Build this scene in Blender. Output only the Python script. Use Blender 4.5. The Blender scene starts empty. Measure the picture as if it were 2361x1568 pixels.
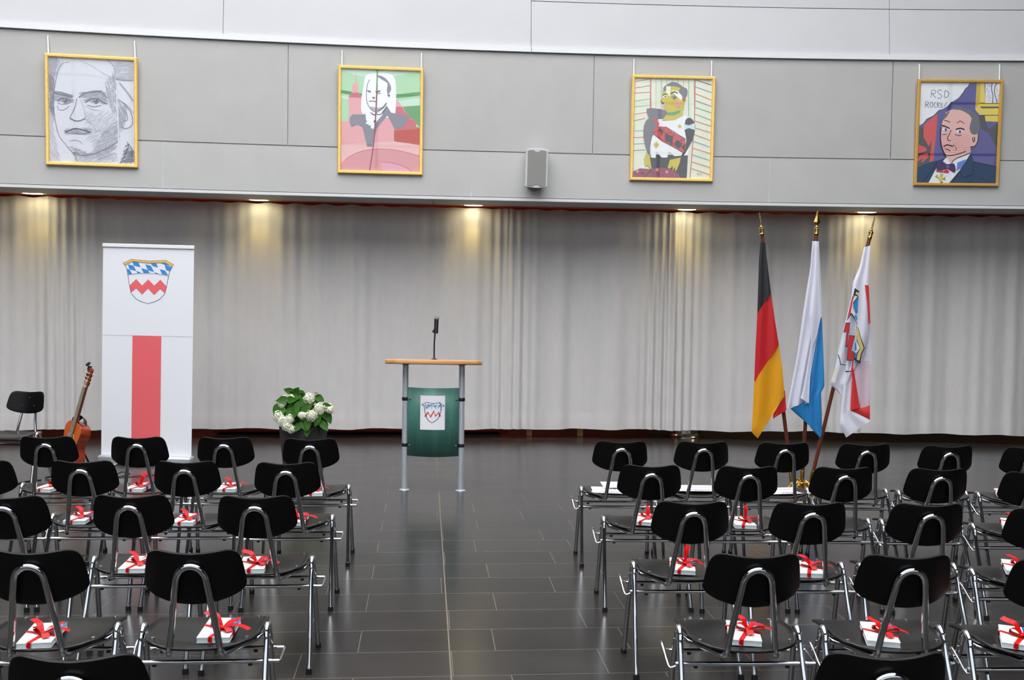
import bpy, bmesh, math, random
from mathutils import Vector, Matrix

# ------------------------------------------------------------------ camera, sky, exposure
C = bpy.context.scene.collection
SC = bpy.context.scene
CAM_H, PITCH, ROLL, F_PX, W_PX, H_PX = 1.68, 0.0417, 0.0145, 2300.0, 2361.0, 1568.0
_fw = Vector((0, math.cos(PITCH), -math.sin(PITCH)))
_rt = Vector((1, 0, 0)); _up = Vector((0, math.sin(PITCH), math.cos(PITCH)))
_xr = _rt*math.cos(ROLL) + _up*math.sin(ROLL)
_yr = _up*math.cos(ROLL) - _rt*math.sin(ROLL)
EYE = Vector((0, 0, CAM_H))
cam_data = bpy.data.cameras.new('camera'); cam = bpy.data.objects.new('camera', cam_data); C.objects.link(cam)
cam_data.sensor_width = 23.6
cam_data.lens = 23.6*F_PX/W_PX
cam_data.clip_start = 0.05
cam_data.dof.use_dof = True
cam_data.dof.focus_distance = 7.5
cam_data.dof.aperture_fstop = 5.6
cam.matrix_world = Matrix(((_xr.x, _yr.x, -_fw.x, EYE.x), (_xr.y, _yr.y, -_fw.y, EYE.y), (_xr.z, _yr.z, -_fw.z, EYE.z), (0, 0, 0, 1)))
SC.camera = cam

world = bpy.data.worlds.new('overcast_sky'); SC.world = world
world.use_nodes = True
_bg = world.node_tree.nodes['Background']
_bg.inputs[0].default_value = (0.965, 0.975, 1.0, 1)
_bg.inputs[1].default_value = 2.0
SC.view_settings.view_transform = 'Standard'
SC.view_settings.look = 'None'
SC.view_settings.gamma = 1
SC.view_settings.use_curve_mapping = False
SC.view_settings.exposure = 1.55

def ray(px, py):
    return (_fw*F_PX + _xr*(px - W_PX/2) - _yr*(py - H_PX/2)).normalized()
def at_y(px, py, y):            # the point of the place on the upright plane Y = y seen at that spot of the photo
    r = ray(px, py); return EYE + r*(y/r.y)
def at_z(px, py, z):            # ... on the level plane Z = z
    r = ray(px, py); return EYE + r*((z - CAM_H)/r.z)

# ------------------------------------------------------------------ helpers
def lin(c):
    def f(v):
        v /= 255.0
        return v/12.92 if v <= 0.04045 else ((v+0.055)/1.055)**2.4
    return (f(c[0]), f(c[1]), f(c[2]), 1.0)
MATS = {}
def mat(name, rgb, rough=0.5, metal=0.0, spec=0.5, noise=0.0, nscale=20.0, bump=0.0, bscale=80.0, coat=0.0, sheen=0.0, trans=0.0, stretch=None):
    if name in MATS: return MATS[name]
    m = bpy.data.materials.new(name); m.use_nodes = True
    nt = m.node_tree; b = nt.nodes['Principled BSDF']
    col = lin(rgb)
    b.inputs['Base Color'].default_value = col
    b.inputs['Roughness'].default_value = rough
    b.inputs['Metallic'].default_value = metal
    b.inputs['Specular IOR Level'].default_value = spec
    b.inputs['Coat Weight'].default_value = coat
    b.inputs['Sheen Weight'].default_value = sheen
    tc = nt.nodes.new('ShaderNodeTexCoord')
    mp = nt.nodes.new('ShaderNodeMapping'); nt.links.new(tc.outputs['Object'], mp.inputs[0])
    if stretch: mp.inputs['Scale'].default_value = stretch
    if noise > 0:
        n = nt.nodes.new('ShaderNodeTexNoise'); n.inputs['Scale'].default_value = nscale; n.inputs['Detail'].default_value = 5
        nt.links.new(mp.outputs[0], n.inputs['Vector'])
        mr = nt.nodes.new('ShaderNodeMapRange')
        mr.inputs[1].default_value = 0.3; mr.inputs[2].default_value = 0.7
        mr.inputs[3].default_value = 1-noise; mr.inputs[4].default_value = 1+noise
        nt.links.new(n.outputs[0], mr.inputs[0])
        mx = nt.nodes.new('ShaderNodeMix'); mx.data_type = 'RGBA'; mx.blend_type = 'MULTIPLY'
        mx.inputs[0].default_value = 1
        mx.inputs[6].default_value = col
        nt.links.new(mr.outputs[0], mx.inputs[7]); nt.links.new(mx.outputs[2], b.inputs['Base Color'])
    if bump > 0:
        n2 = nt.nodes.new('ShaderNodeTexNoise'); n2.inputs['Scale'].default_value = bscale; n2.inputs['Detail'].default_value = 3
        nt.links.new(mp.outputs[0], n2.inputs['Vector'])
        bp = nt.nodes.new('ShaderNodeBump'); bp.inputs['Strength'].default_value = bump; bp.inputs['Distance'].default_value = 0.01
        nt.links.new(n2.outputs[0], bp.inputs['Height']); nt.links.new(bp.outputs[0], b.inputs['Normal'])
    if trans > 0:
        tl = nt.nodes.new('ShaderNodeBsdfTranslucent'); tl.inputs[0].default_value = col
        ms = nt.nodes.new('ShaderNodeMixShader'); ms.inputs[0].default_value = trans
        nt.links.new(b.outputs[0], ms.inputs[1]); nt.links.new(tl.outputs[0], ms.inputs[2])
        nt.links.new(ms.outputs[0], nt.nodes['Material Output'].inputs[0])
    m.diffuse_color = col
    MATS[name] = m
    return m

class MB:
    def __init__(s): s.v = []; s.f = []; s.mi = []; s.mats = []
    def m(s, material):
        if material not in s.mats: s.mats.append(material)
        return s.mats.index(material)
    def face(s, pts, material):
        k = len(s.v); s.v += [Vector(p) for p in pts]; s.f.append(tuple(range(k, k+len(pts)))); s.mi.append(s.m(material))
    def grid(s, rows, material, close_u=False, mfun=None):
        k = len(s.v); nr = len(rows); nc = len(rows[0])
        for r in rows: s.v += [Vector(p) for p in r]
        mi = s.m(material) if material else 0
        for i in range(nr-1):
            for j in range(nc if close_u else nc-1):
                j2 = (j+1) % nc
                s.f.append((k+i*nc+j, k+i*nc+j2, k+(i+1)*nc+j2, k+(i+1)*nc+j))
                s.mi.append(s.m(mfun(i, j)) if mfun else mi)
    def box(s, lo, hi, material, M=None):
        x0, y0, z0 = lo; x1, y1, z1 = hi
        p = [Vector(q) for q in ((x0,y0,z0),(x1,y0,z0),(x1,y1,z0),(x0,y1,z0),(x0,y0,z1),(x1,y0,z1),(x1,y1,z1),(x0,y1,z1))]
        if M: p = [M @ q for q in p]
        k = len(s.v); s.v += p; mi = s.m(material)
        for f in ((0,3,2,1),(4,5,6,7),(0,1,5,4),(1,2,6,5),(2,3,7,6),(3,0,4,7)):
            s.f.append(tuple(k+i for i in f)); s.mi.append(mi)
    def tube(s, path, rad, material, n=12, cap=True, closed=False):
        path = [Vector(p) for p in path]; N = len(path)
        rads = rad if isinstance(rad, (list, tuple)) else [rad]*N
        tans = []
        for i in range(N):
            a = path[(i-1) % N] if (closed or i > 0) else path[i]
            b = path[(i+1) % N] if (closed or i < N-1) else path[i]
            tans.append((b-a).normalized())
        t0 = tans[0]; ref = Vector((0,0,1)) if abs(t0.z) < 0.9 else Vector((1,0,0))
        nrm = (ref - t0*ref.dot(t0)).normalized()
        k = len(s.v); mi = s.m(material)
        for i in range(N):
            t = tans[i]; nrm = (nrm - t*nrm.dot(t)).normalized(); bn = t.cross(nrm)
            for j in range(n):
                a = 2*math.pi*j/n
                s.v.append(path[i] + (nrm*math.cos(a) + bn*math.sin(a))*rads[i])
        for i in range(N if closed else N-1):
            i2 = (i+1) % N
            for j in range(n):
                j2 = (j+1) % n
                s.f.append((k+i*n+j, k+i*n+j2, k+i2*n+j2, k+i2*n+j)); s.mi.append(mi)
        if cap and not closed:
            s.f.append(tuple(k+j for j in reversed(range(n)))); s.mi.append(mi)
            s.f.append(tuple(k+(N-1)*n+j for j in range(n))); s.mi.append(mi)
    def lathe(s, prof, material, c=(0,0,0), n=24, axis=None):
        c = Vector(c); Q = axis.to_track_quat('Z', 'Y').to_matrix() if axis else Matrix.Identity(3)
        rows = []
        for r, z in prof:
            rows.append([c + Q @ Vector((r*math.cos(2*math.pi*j/n), r*math.sin(2*math.pi*j/n), z)) for j in range(n)])
        s.grid(rows, material, close_u=True)
        mi = s.m(material); k = len(s.v)
        nr = len(prof)
        base = k - nr*n
        if prof[0][0] > 1e-5: s.f.append(tuple(base+j for j in reversed(range(n)))); s.mi.append(mi)
        if prof[-1][0] > 1e-5: s.f.append(tuple(base+(nr-1)*n+j for j in range(n))); s.mi.append(mi)
    def prism(s, poly, y0, y1, material, M=None):      # poly in (x, z), pushed along y
        a = [Vector((p[0], y0, p[1])) for p in poly]; b = [Vector((p[0], y1, p[1])) for p in poly]
        if M: a = [M @ q for q in a]; b = [M @ q for q in b]
        k = len(s.v); n = len(poly); s.v += a + b; mi = s.m(material)
        s.f.append(tuple(k+i for i in range(n))); s.mi.append(mi)
        s.f.append(tuple(k+n+i for i in reversed(range(n)))); s.mi.append(mi)
        for i in range(n):
            j = (i+1) % n
            s.f.append((k+j, k+i, k+n+i, k+n+j)); s.mi.append(mi)
    def build(s, name, parent=None, smooth=40, bevel=0, solid=0, subsurf=0, label=None, flip=False):
        me = bpy.data.meshes.new(name)
        me.from_pydata([tuple(v) for v in s.v], [], s.f)
        for m_ in s.mats: me.materials.append(m_)
        me.polygons.foreach_set('material_index', s.mi)
        bm = bmesh.new(); bm.from_mesh(me)
        bmesh.ops.remove_doubles(bm, verts=bm.verts, dist=1e-5)
        bmesh.ops.recalc_face_normals(bm, faces=bm.faces)
        bm.to_mesh(me); bm.free()
        if smooth:
            me.polygons.foreach_set('use_smooth', [True]*len(me.polygons))
            me.set_sharp_from_angle(angle=math.radians(smooth))
        me.update()
        o = bpy.data.objects.new(name, me); C.objects.link(o)
        if parent: o.parent = parent
        if label: o['label'] = label
        if bevel:
            b = o.modifiers.new('bevel', 'BEVEL'); b.width = bevel; b.segments = 2; b.limit_method = 'ANGLE'; b.angle_limit = math.radians(50)
        if solid:
            b = o.modifiers.new('thickness', 'SOLIDIFY'); b.thickness = solid; b.offset = 0
        if subsurf:
            b = o.modifiers.new('smooth', 'SUBSURF'); b.levels = subsurf; b.render_levels = subsurf
        return o

def tag(o, label, cat, group=None, kind=None):
    o['label'] = label; o['category'] = cat
    if group: o['group'] = group
    if kind: o['kind'] = kind
    return o
def thing(name, label, cat, loc=(0,0,0), rz=0.0, group=None):
    o = bpy.data.objects.new(name, None); C.objects.link(o)
    o.empty_display_size = 0.1
    o.location = loc; o.rotation_euler = (0, 0, rz)
    return tag(o, label, cat, group)
def struct(o, label=None):
    o['kind'] = 'structure'
    if label: o['label'] = label
    return o
def copy_tree(o, parent=None):
    c = o.copy(); C.objects.link(c)
    if parent: c.parent = parent
    for ch in list(o.children): copy_tree(ch, c)
    return c
def smooth_path(pts, n=6, closed=False):              # Catmull-Rom
    P = [Vector(p) for p in pts]; N = len(P); out = []
    for i in range(N if closed else N-1):
        if closed: p0, p1, p2, p3 = P[i-1], P[i], P[(i+1) % N], P[(i+2) % N]
        else: p0, p1, p2, p3 = P[max(i-1,0)], P[i], P[i+1], P[min(i+2,N-1)]
        for k in range(n):
            t = k/n
            out.append(0.5*((2*p1) + (p2-p0)*t + (2*p0-5*p1+4*p2-p3)*t*t + (3*p1-p0-3*p2+p3)*t**3))
    if not closed: out.append(P[-1])
    return out
def interp(tab, x):
    if x <= tab[0][0]: return tab[0][1]
    for (a, va), (b, vb) in zip(tab, tab[1:]):
        if x <= b: return va + (vb-va)*(x-a)/(b-a)
    return tab[-1][1]

# ------------------------------------------------------------------ materials
M_CHROME = mat('chrome', (205,207,210), rough=0.07, metal=1.0)
M_BLACKWOOD = mat('black_lacquered_plywood', (10,10,11), rough=0.4, spec=0.2, noise=0.15, nscale=30, stretch=(1,6,6))
M_SEAT = mat('black_seat_lacquer', (21,21,20), rough=0.32, spec=0.42, noise=0.15, nscale=30, stretch=(6,1,6))
M_RUBBER = mat('black_rubber', (22,22,24), rough=0.5)
M_FASCIA = mat('grey_fibre_panel', (177,176,173), rough=0.55, noise=0.03, nscale=3)
M_FASCIA_LOW = mat('light_grey_fibre_panel', (185,184,182), rough=0.55, noise=0.03, nscale=3)
M_PARAPET = mat('white_plaster_panel', (194,194,196), rough=0.6, noise=0.02, nscale=2)
M_TRIM = mat('pale_metal_trim', (214,215,216), rough=0.45)
M_SOFFIT = mat('grey_soffit_paint', (170,170,170), rough=0.6)
M_GOLD = mat('gilt_frame', (250,208,120), rough=0.35, metal=0.35, noise=0.08, nscale=60)
M_WHITEP = mat('white_paint', (236,236,238), rough=0.5)
M_BRASS = mat('polished_brass', (232,190,105), rough=0.16, metal=1.0)
M_POLE = mat('mahogany_pole', (98,44,26), rough=0.25, spec=0.5, noise=0.2, nscale=30, stretch=(1,1,0.1), coat=0.4)
M_ALU = mat('brushed_aluminium', (214,220,228), rough=0.36, metal=0.55, noise=0.08, nscale=120)
M_BLACKPL = mat('black_plastic', (20,20,22), rough=0.45)
M_RED_RIB = mat('red_satin_ribbon', (196,10,14), rough=0.4, spec=0.3)
M_PAPER = mat('white_paper', (240,240,246), rough=0.6)
M_INK = mat('grey_ink', (130,130,135), rough=0.7)

def floor_material():
    m = bpy.data.materials.new('slate_tiles'); m.use_nodes = True
    nt = m.node_tree; b = nt.nodes['Principled BSDF']; L = nt.links.new
    tc = nt.nodes.new('ShaderNodeTexCoord'); mp = nt.nodes.new('ShaderNodeMapping')
    L(tc.outputs['Object'], mp.inputs[0])
    mp.inputs['Rotation'].default_value = (0, 0, -0.087)
    mp.inputs['Location'].default_value = (0.3, -0.03, 0)
    br = nt.nodes.new('ShaderNodeTexBrick')
    br.offset = 0.37; br.offset_frequency = 2; br.squash = 0.93; br.squash_frequency = 3
    br.inputs['Scale'].default_value = 1.0
    br.inputs['Brick Width'].default_value = 0.70
    br.inputs['Row Height'].default_value = 0.31
    br.inputs['Mortar Size'].default_value = 0.0027
    br.inputs['Mortar Smooth'].default_value = 0.2
    br.inputs['Color1'].default_value = lin((43,42,41))
    br.inputs['Color2'].default_value = lin((51,49,47))
    br.inputs['Mortar'].default_value = lin((96,89,82))
    L(mp.outputs[0], br.inputs['Vector'])
    n = nt.nodes.new('ShaderNodeTexNoise'); n.inputs['Scale'].default_value = 2.2; n.inputs['Detail'].default_value = 7; n.inputs['Roughness'].default_value = 0.65
    mp2 = nt.nodes.new('ShaderNodeMapping'); mp2.inputs['Rotation'].default_value = (0,0,0.6); mp2.inputs['Scale'].default_value = (1, 2.5, 1)
    L(tc.outputs['Object'], mp2.inputs[0]); L(mp2.outputs[0], n.inputs['Vector'])
    mr = nt.nodes.new('ShaderNodeMapRange'); mr.inputs[1].default_value = 0.3; mr.inputs[2].default_value = 0.7; mr.inputs[3].default_value = 0.86; mr.inputs[4].default_value = 1.14
    L(n.outputs[0], mr.inputs[0])
    mx = nt.nodes.new('ShaderNodeMix'); mx.data_type = 'RGBA'; mx.blend_type = 'MULTIPLY'; mx.inputs[0].default_value = 1
    L(br.outputs[0], mx.inputs[6]); L(mr.outputs[0], mx.inputs[7]); L(mx.outputs[2], b.inputs['Base Color'])
    rr = nt.nodes.new('ShaderNodeMapRange'); rr.inputs[3].default_value = 0.17; rr.inputs[4].default_value = 0.27
    L(n.outputs[0], rr.inputs[0]); L(rr.outputs[0], b.inputs['Roughness'])
    b.inputs['Specular IOR Level'].default_value = 0.4
    n3 = nt.nodes.new('ShaderNodeTexNoise'); n3.inputs['Scale'].default_value = 14; n3.inputs['Detail'].default_value = 4
    L(mp2.outputs[0], n3.inputs['Vector'])
    inv = nt.nodes.new('ShaderNodeMath'); inv.operation = 'MULTIPLY_ADD'; inv.inputs[1].default_value = -1.5
    L(br.outputs['Fac'], inv.inputs[0]); L(n3.outputs[0], inv.inputs[2])
    bp = nt.nodes.new('ShaderNodeBump'); bp.inputs['Strength'].default_value = 0.06; bp.inputs['Distance'].default_value = 0.004
    L(inv.outputs[0], bp.inputs['Height']); L(bp.outputs[0], b.inputs['Normal'])
    return m
def wood_material(name, c1, c2, scale=4.0, rough=0.4, stretch=(1,1,8), coat=0.0):
    m = bpy.data.materials.new(name); m.use_nodes = True
    nt = m.node_tree; b = nt.nodes['Principled BSDF']; L = nt.links.new
    tc = nt.nodes.new('ShaderNodeTexCoord'); mp = nt.nodes.new('ShaderNodeMapping'); mp.inputs['Scale'].default_value = stretch
    L(tc.outputs['Object'], mp.inputs[0])
    n = nt.nodes.new('ShaderNodeTexNoise'); n.inputs['Scale'].default_value = scale; n.inputs['Detail'].default_value = 6; n.inputs['Distortion'].default_value = 0.8
    L(mp.outputs[0], n.inputs['Vector'])
    cr = nt.nodes.new('ShaderNodeValToRGB'); cr.color_ramp.elements[0].position = 0.32; cr.color_ramp.elements[1].position = 0.68
    cr.color_ramp.elements[0].color = lin(c1); cr.color_ramp.elements[1].color = lin(c2)
    L(n.outputs[0], cr.inputs[0]); L(cr.outputs[0], b.inputs['Base Color'])
    b.inputs['Roughness'].default_value = rough; b.inputs['Coat Weight'].default_value = coat
    return m
def glass_material():
    m = bpy.data.materials.new('picture_glass'); m.use_nodes = True
    nt = m.node_tree; nt.nodes.remove(nt.nodes['Principled BSDF']); L = nt.links.new
    tr = nt.nodes.new('ShaderNodeBsdfTransparent'); gl = nt.nodes.new('ShaderNodeBsdfGlossy'); gl.inputs['Roughness'].default_value = 0.02
    lw = nt.nodes.new('ShaderNodeLayerWeight'); lw.inputs[0].default_value = 0.5
    pw = nt.nodes.new('ShaderNodeMath'); pw.operation = 'POWER'; pw.inputs[1].default_value = 5
    ma = nt.nodes.new('ShaderNodeMath'); ma.operation = 'MULTIPLY_ADD'; ma.inputs[1].default_value = 0.92; ma.inputs[2].default_value = 0.055
    mx = nt.nodes.new('ShaderNodeMixShader')
    L(lw.outputs['Facing'], pw.inputs[0]); L(pw.outputs[0], ma.inputs[0]); L(ma.outputs[0], mx.inputs[0])
    L(tr.outputs[0], mx.inputs[1]); L(gl.outputs[0], mx.inputs[2])
    L(mx.outputs[0], nt.nodes['Material Output'].inputs[0])
    return m
M_GLASS = glass_material()
M_BEECH = wood_material('beech_board', (206,146,88), (226,170,110), 3, 0.35, (1,8,8))
M_GREENWOOD = wood_material('green_stained_plywood', (56,104,94), (74,124,112), 3, 0.4, (4,4,0.7))
M_SPRUCE = wood_material('amber_spruce_top', (190,80,14), (206,98,26), 5, 0.2, (8,1,0.6), 0.6)
M_ROSEWOOD = wood_material('red_brown_tonewood', (110,38,20), (146,58,32), 4, 0.2, (1,1,6), 0.6)
M_FINGERB = wood_material('dark_fingerboard', (70,44,36), (92,60,48), 6, 0.4, (8,1,1))
M_BROWNWALL = wood_material('brown_wood_panelling', (70,38,20), (96,54,30), 2, 0.4, (1,1,6))

# ------------------------------------------------------------------ room shell
# the fascia is an arc in plan
ARC_X, ARC_R, D0 = 3.5, 47.0, 11.1
ARC_Y = D0 - ARC_R
def arc(theta_x, off=0.0, z=0.0):                     # theta_x: arc length from the apex, off: further back
    a = theta_x/ARC_R; r = ARC_R + off
    return Vector((ARC_X + r*math.sin(a), ARC_Y + r*math.cos(a), z))
def wall_hit(px, py, off=0.0):                        # spot on the arc wall
    r = ray(px, py); R = ARC_R + off
    ox, oy = EYE.x - ARC_X, EYE.y - ARC_Y
    a = r.x**2 + r.y**2; b = 2*(ox*r.x + oy*r.y); c = ox*ox + oy*oy - R*R
    t = (-b + math.sqrt(b*b - 4*a*c))/(2*a)
    return EYE + r*t
def arc_s(p): return ARC_R*math.atan2(p.x - ARC_X, p.y - ARC_Y)

def arc_slab(mb, s0, s1, prof, material, step=0.5):   # prof: closed list of (off, z) swept along the arc
    n = max(1, int(math.ceil((s1-s0)/step)))
    rows = [[arc(s0 + (s1-s0)*i/n, o, z) for (o, z) in prof] for i in range(n+1)]
    mb.grid(rows, material, close_u=True)
    mb.face([arc(s0, o, z) for (o, z) in prof], material)
    mb.face([arc(s1, o, z) for (o, z) in reversed(prof)], material)

mb = MB()
mb.box((-16,-9,-0.2), (16,16,0), floor_material())
struct(mb.build('floor', smooth=0), 'dark grey slate tile floor')

mb = MB()
_a, _b2 = at_z(1043,1600,0), at_z(1006,1052,0); _d = (_b2-_a).normalized(); _n = Vector((-_d.y,_d.x,0))*0.0035
mb.face([_a+_n+Vector((0,0,.0008)), _a-_n+Vector((0,0,.0008)), _b2-_n+Vector((0,0,.0008)), _b2+_n+Vector((0,0,.0008))], mat('joint_filler', (112,100,88), rough=0.7))
struct(mb.build('trim_3', smooth=0), 'long straight floor joint up the aisle')

Z_SOF, Z_MID, Z_TRIM, Z_UP = 2.747, 3.277, 4.358, 4.928
S0, S1 = -13.0, 9.5
def s_of(px, py): return arc_s(wall_hit(px, py))
# fascia: backing and panels with open joints
mb = MB()
arc_slab(mb, S0, S1, [(0.022, Z_SOF+0.03), (0.30, Z_SOF+0.03), (0.30, Z_TRIM+0.05), (0.022, Z_TRIM+0.05)], M_TRIM)
G = 0.004
up_cuts = [S0] + [s_of(*p) for p in ((664,225),(1368,245),(2056,260))] + [S1]
lo_cuts = [S0] + [s_of(*p) for p in ((375,385),(1087,405),(1775,420))] + [S1]
for a, b in zip(up_cuts, up_cuts[1:]):
    arc_slab(mb, a+G, b-G, [(0.0, Z_MID+G), (0.02, Z_MID+G), (0.02, Z_TRIM-0.012), (0.0, Z_TRIM-0.012)], M_FASCIA)
for a, b in zip(lo_cuts, lo_cuts[1:]):
    arc_slab(mb, a+G, b-G, [(0.0, Z_SOF+0.037), (0.02, Z_SOF+0.037), (0.02, Z_MID-G), (-0.004, Z_MID-G-0.004)], M_FASCIA_LOW)
for c in lo_cuts[1:-1]: arc_slab(mb, c-G*0.7, c+G*0.7, [(0.003, Z_SOF+0.037), (0.021, Z_SOF+0.037), (0.021, Z_MID-0.006), (0.003, Z_MID-0.006)], M_WHITEP)
struct(mb.build('wall_back', smooth=30), 'curved grey panelled gallery front')
mb = MB()   # lower edge trim
arc_slab(mb, S0, S1, [(-0.006, Z_SOF), (0.03, Z_SOF), (0.03, Z_SOF+0.03), (-0.006, Z_SOF+0.03)], M_TRIM)
struct(mb.build('trim_1', smooth=30), 'pale edge strip under the gallery front')
mb = MB()   # picture rail, in three lengths
rail_cuts = [S0, s_of(1225,125), S1]
for a, b in zip(rail_cuts, rail_cuts[1:]):
    arc_slab(mb, a+0.003, b-0.003, [(-0.03, Z_TRIM), (0.02, Z_TRIM), (0.05, Z_TRIM+0.056), (-0.026, Z_TRIM+0.056)], M_TRIM)
struct(mb.build('trim_2', smooth=30), 'projecting pale rail above the pictures')
# parapet panels above the rail, leaning slightly back
def lean(z): return 0.0 + (z - Z_TRIM)*0.10
p_cuts = [S0] + [s_of(*p) for p in ((514,50),(1225,60),(2053,80))] + [S1]
Z_TOP = 8.6
mb = MB()
zt = Z_TRIM + 0.058
for i, (a, b) in enumerate(zip(p_cuts, p_cuts[1:])):
    zz = Z_UP - 0.004 if i >= 2 else 5.16
    ztop_open = 5.02
    if i == 1: zz = ztop_open
    arc_slab(mb, a+G*0.6, b-G*0.6, [(lean(zt), zt), (lean(zt)+0.12, zt), (lean(zz)+0.12, zz), (lean(zz), zz)], M_PARAPET)
    if i != 1:
        arc_slab(mb, a+G*0.6, b-G*0.6, [(lean(zz+0.008), zz+0.008), (lean(zz)+0.12, zz+0.008), (lean(zz)+0.3, Z_TOP), (lean(zz)+0.2, Z_TOP)], M_PARAPET)
# backing behind the joints
for i, (a, b) in enumerate(zip(p_cuts, p_cuts[1:])):
    if i != 1: arc_slab(mb, a-0.02, b+0.02, [(0.15, zt), (0.3, zt), (0.5, Z_TOP), (0.4, Z_TOP)], M_SOFFIT)
struct(mb.build('wall_upper', smooth=30), 'pale upper gallery wall')
# open gallery bay above the parapet
M_MAROON = mat('maroon_gallery_wall', (96,40,58), rough=0.7)
mb = MB()
arc_slab(mb, p_cuts[1]-0.5, p_cuts[2]+0.5, [(2.0, Z_TRIM), (2.2, Z_TRIM), (2.2, Z_TOP), (2.0, Z_TOP)], M_MAROON)
struct(mb.build('wall_gallery', smooth=30), 'maroon wall inside the open gallery bay')
# soffit and the orange ceiling behind it
M_ORANGE = mat('orange_ceiling', (196,72,22), rough=0.5)
mb = MB()
sof = [S0, s_of(375,432), s_of(1000,455), s_of(1580,470), S1]
for a, b in zip(sof, sof[1:]): arc_slab(mb, a+0.003, b-0.003, [(0.03, Z_SOF+0.004), (0.66, Z_SOF+0.004), (0.66, Z_SOF+0.2), (0.03, Z_SOF+0.2)], M_SOFFIT)
arc_slab(mb, S0, S1, [(0.04, Z_SOF+0.03), (0.65, Z_SOF+0.03), (0.65, Z_SOF+0.19), (0.04, Z_SOF+0.19)], M_SOFFIT)
struct(mb.build('ceiling_soffit', smooth=30), 'grey soffit behind the gallery edge')
mb = MB()
arc_slab(mb, S0, S1, [(0.66, Z_SOF+0.008), (2.6, Z_SOF+0.008), (2.6, Z_SOF+0.15), (0.66, Z_SOF+0.15)], M_ORANGE)
struct(mb.build('ceiling', smooth=30), 'orange ceiling under the gallery')
# the rear wall behind the curtain
mb = MB()
M_DARKRED = mat('dark_red_wall', (170,50,34), rough=0.5, noise=0.1, nscale=5)
M_DARK = mat('dark_recess', (26,24,24), rough=0.7)
arc_slab(mb, S0, -6.6, [(2.3, 0), (2.5, 0), (2.5, 2.9), (2.3, 2.9)], M_DARKRED)
arc_slab(mb, -6.6, -1.55, [(2.3, 0), (2.5, 0), (2.5, 2.9), (2.3, 2.9)], M_DARKRED)
arc_slab(mb, -1.55, S1, [(2.0, 0), (2.5, 0), (2.5, 2.9), (2.0, 2.9)], M_BROWNWALL)
struct(mb.build('wall_rear', smooth=30), 'red and brown wall behind the curtain')
# hall around and behind the camera: plain walls, a band of tall windows and a glazed roof grid
M_HALL = mat('hall_wall_paint', (58,56,54), rough=0.7)
M_STEEL = mat('steel_mullion', (120,124,128), rough=0.4, metal=0.3)
mb = MB(); mb.box((-16.2,-9,0), (-16,14.5,9.0), M_HALL); struct(mb.build('wall_left', smooth=0))
mb = MB(); mb.box((16,-9,0), (16.2,14.5,9.0), M_HALL); struct(mb.build('wall_right', smooth=0))
mb = MB(); mb.box((-16.2,-9.2,0), (16.2,-9,3.6), M_HALL); mb.box((-16.2,-9.2,8.2), (16.2,-9,9.0), M_HALL)
mb.box((-16.2,-9.2,3.6), (-13.5,-9,8.2), M_HALL); mb.box((13.5,-9.2,3.6), (16.2,-9,8.2), M_HALL); struct(mb.build('wall_front', smooth=0))
M_TINT = bpy.data.materials.new('light_cutting_window_tint'); M_TINT.use_nodes = True
_nt = M_TINT.node_tree; _nt.nodes.remove(_nt.nodes['Principled BSDF'])
_tr = _nt.nodes.new('ShaderNodeBsdfTransparent'); _tr.inputs[0].default_value = (0.27, 0.29, 0.31, 1)  # tint added so the windows gleam in chrome but light the hall less
_nt.links.new(_tr.outputs[0], _nt.nodes['Material Output'].inputs[0])
for i in range(6):
    x0 = -13.5 + 4.5*i
    mb = MB()
    for k in range(4): mb.box((x0+1.5*k-0.04,-9.15,3.6), (x0+1.5*k+0.04,-9.02,8.2), M_STEEL)
    for k in range(4): mb.box((x0,-9.12,3.6+1.533*k-0.03), (x0+4.5,-9.04,3.6+1.533*k+0.03), M_STEEL)
    mb.face([(x0,-9.08,3.6), (x0,-9.08,8.2), (x0+4.5,-9.08,8.2), (x0+4.5,-9.08,3.6)], M_TINT)
    struct(mb.build('window_%d' % (i+2), smooth=0), 'glazing high behind the camera, tint added to cut its light')
SKX0, SKX1, SKY0, SKY1 = -8.5, 5.5, -4.0, 9.5
mb = MB()
mb.box((-16.2,-9.2,9.0), (16.2,SKY0,9.3), M_HALL); mb.box((-16.2,SKY1,9.0), (16.2,14.5,9.3), M_HALL)
mb.box((-16.2,SKY0,9.0), (SKX0,SKY1,9.3), M_HALL); mb.box((SKX1,SKY0,9.0), (16.2,SKY1,9.3), M_HALL)
struct(mb.build('ceiling_roof', smooth=0), 'hall roof around the skylight')
mb = MB()
for i in range(1,8): mb.box((SKX0+1.75*i-0.06,SKY0,9.05), (SKX0+1.75*i+0.06,SKY1,9.25), M_STEEL)
for i in range(1,8): mb.box((SKX0,SKY0+1.6875*i-0.04,9.08), (SKX1,SKY0+1.6875*i+0.04,9.22), M_STEEL)
struct(mb.build('window_1', smooth=0), 'glazing bars of the roof skylight')

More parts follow.
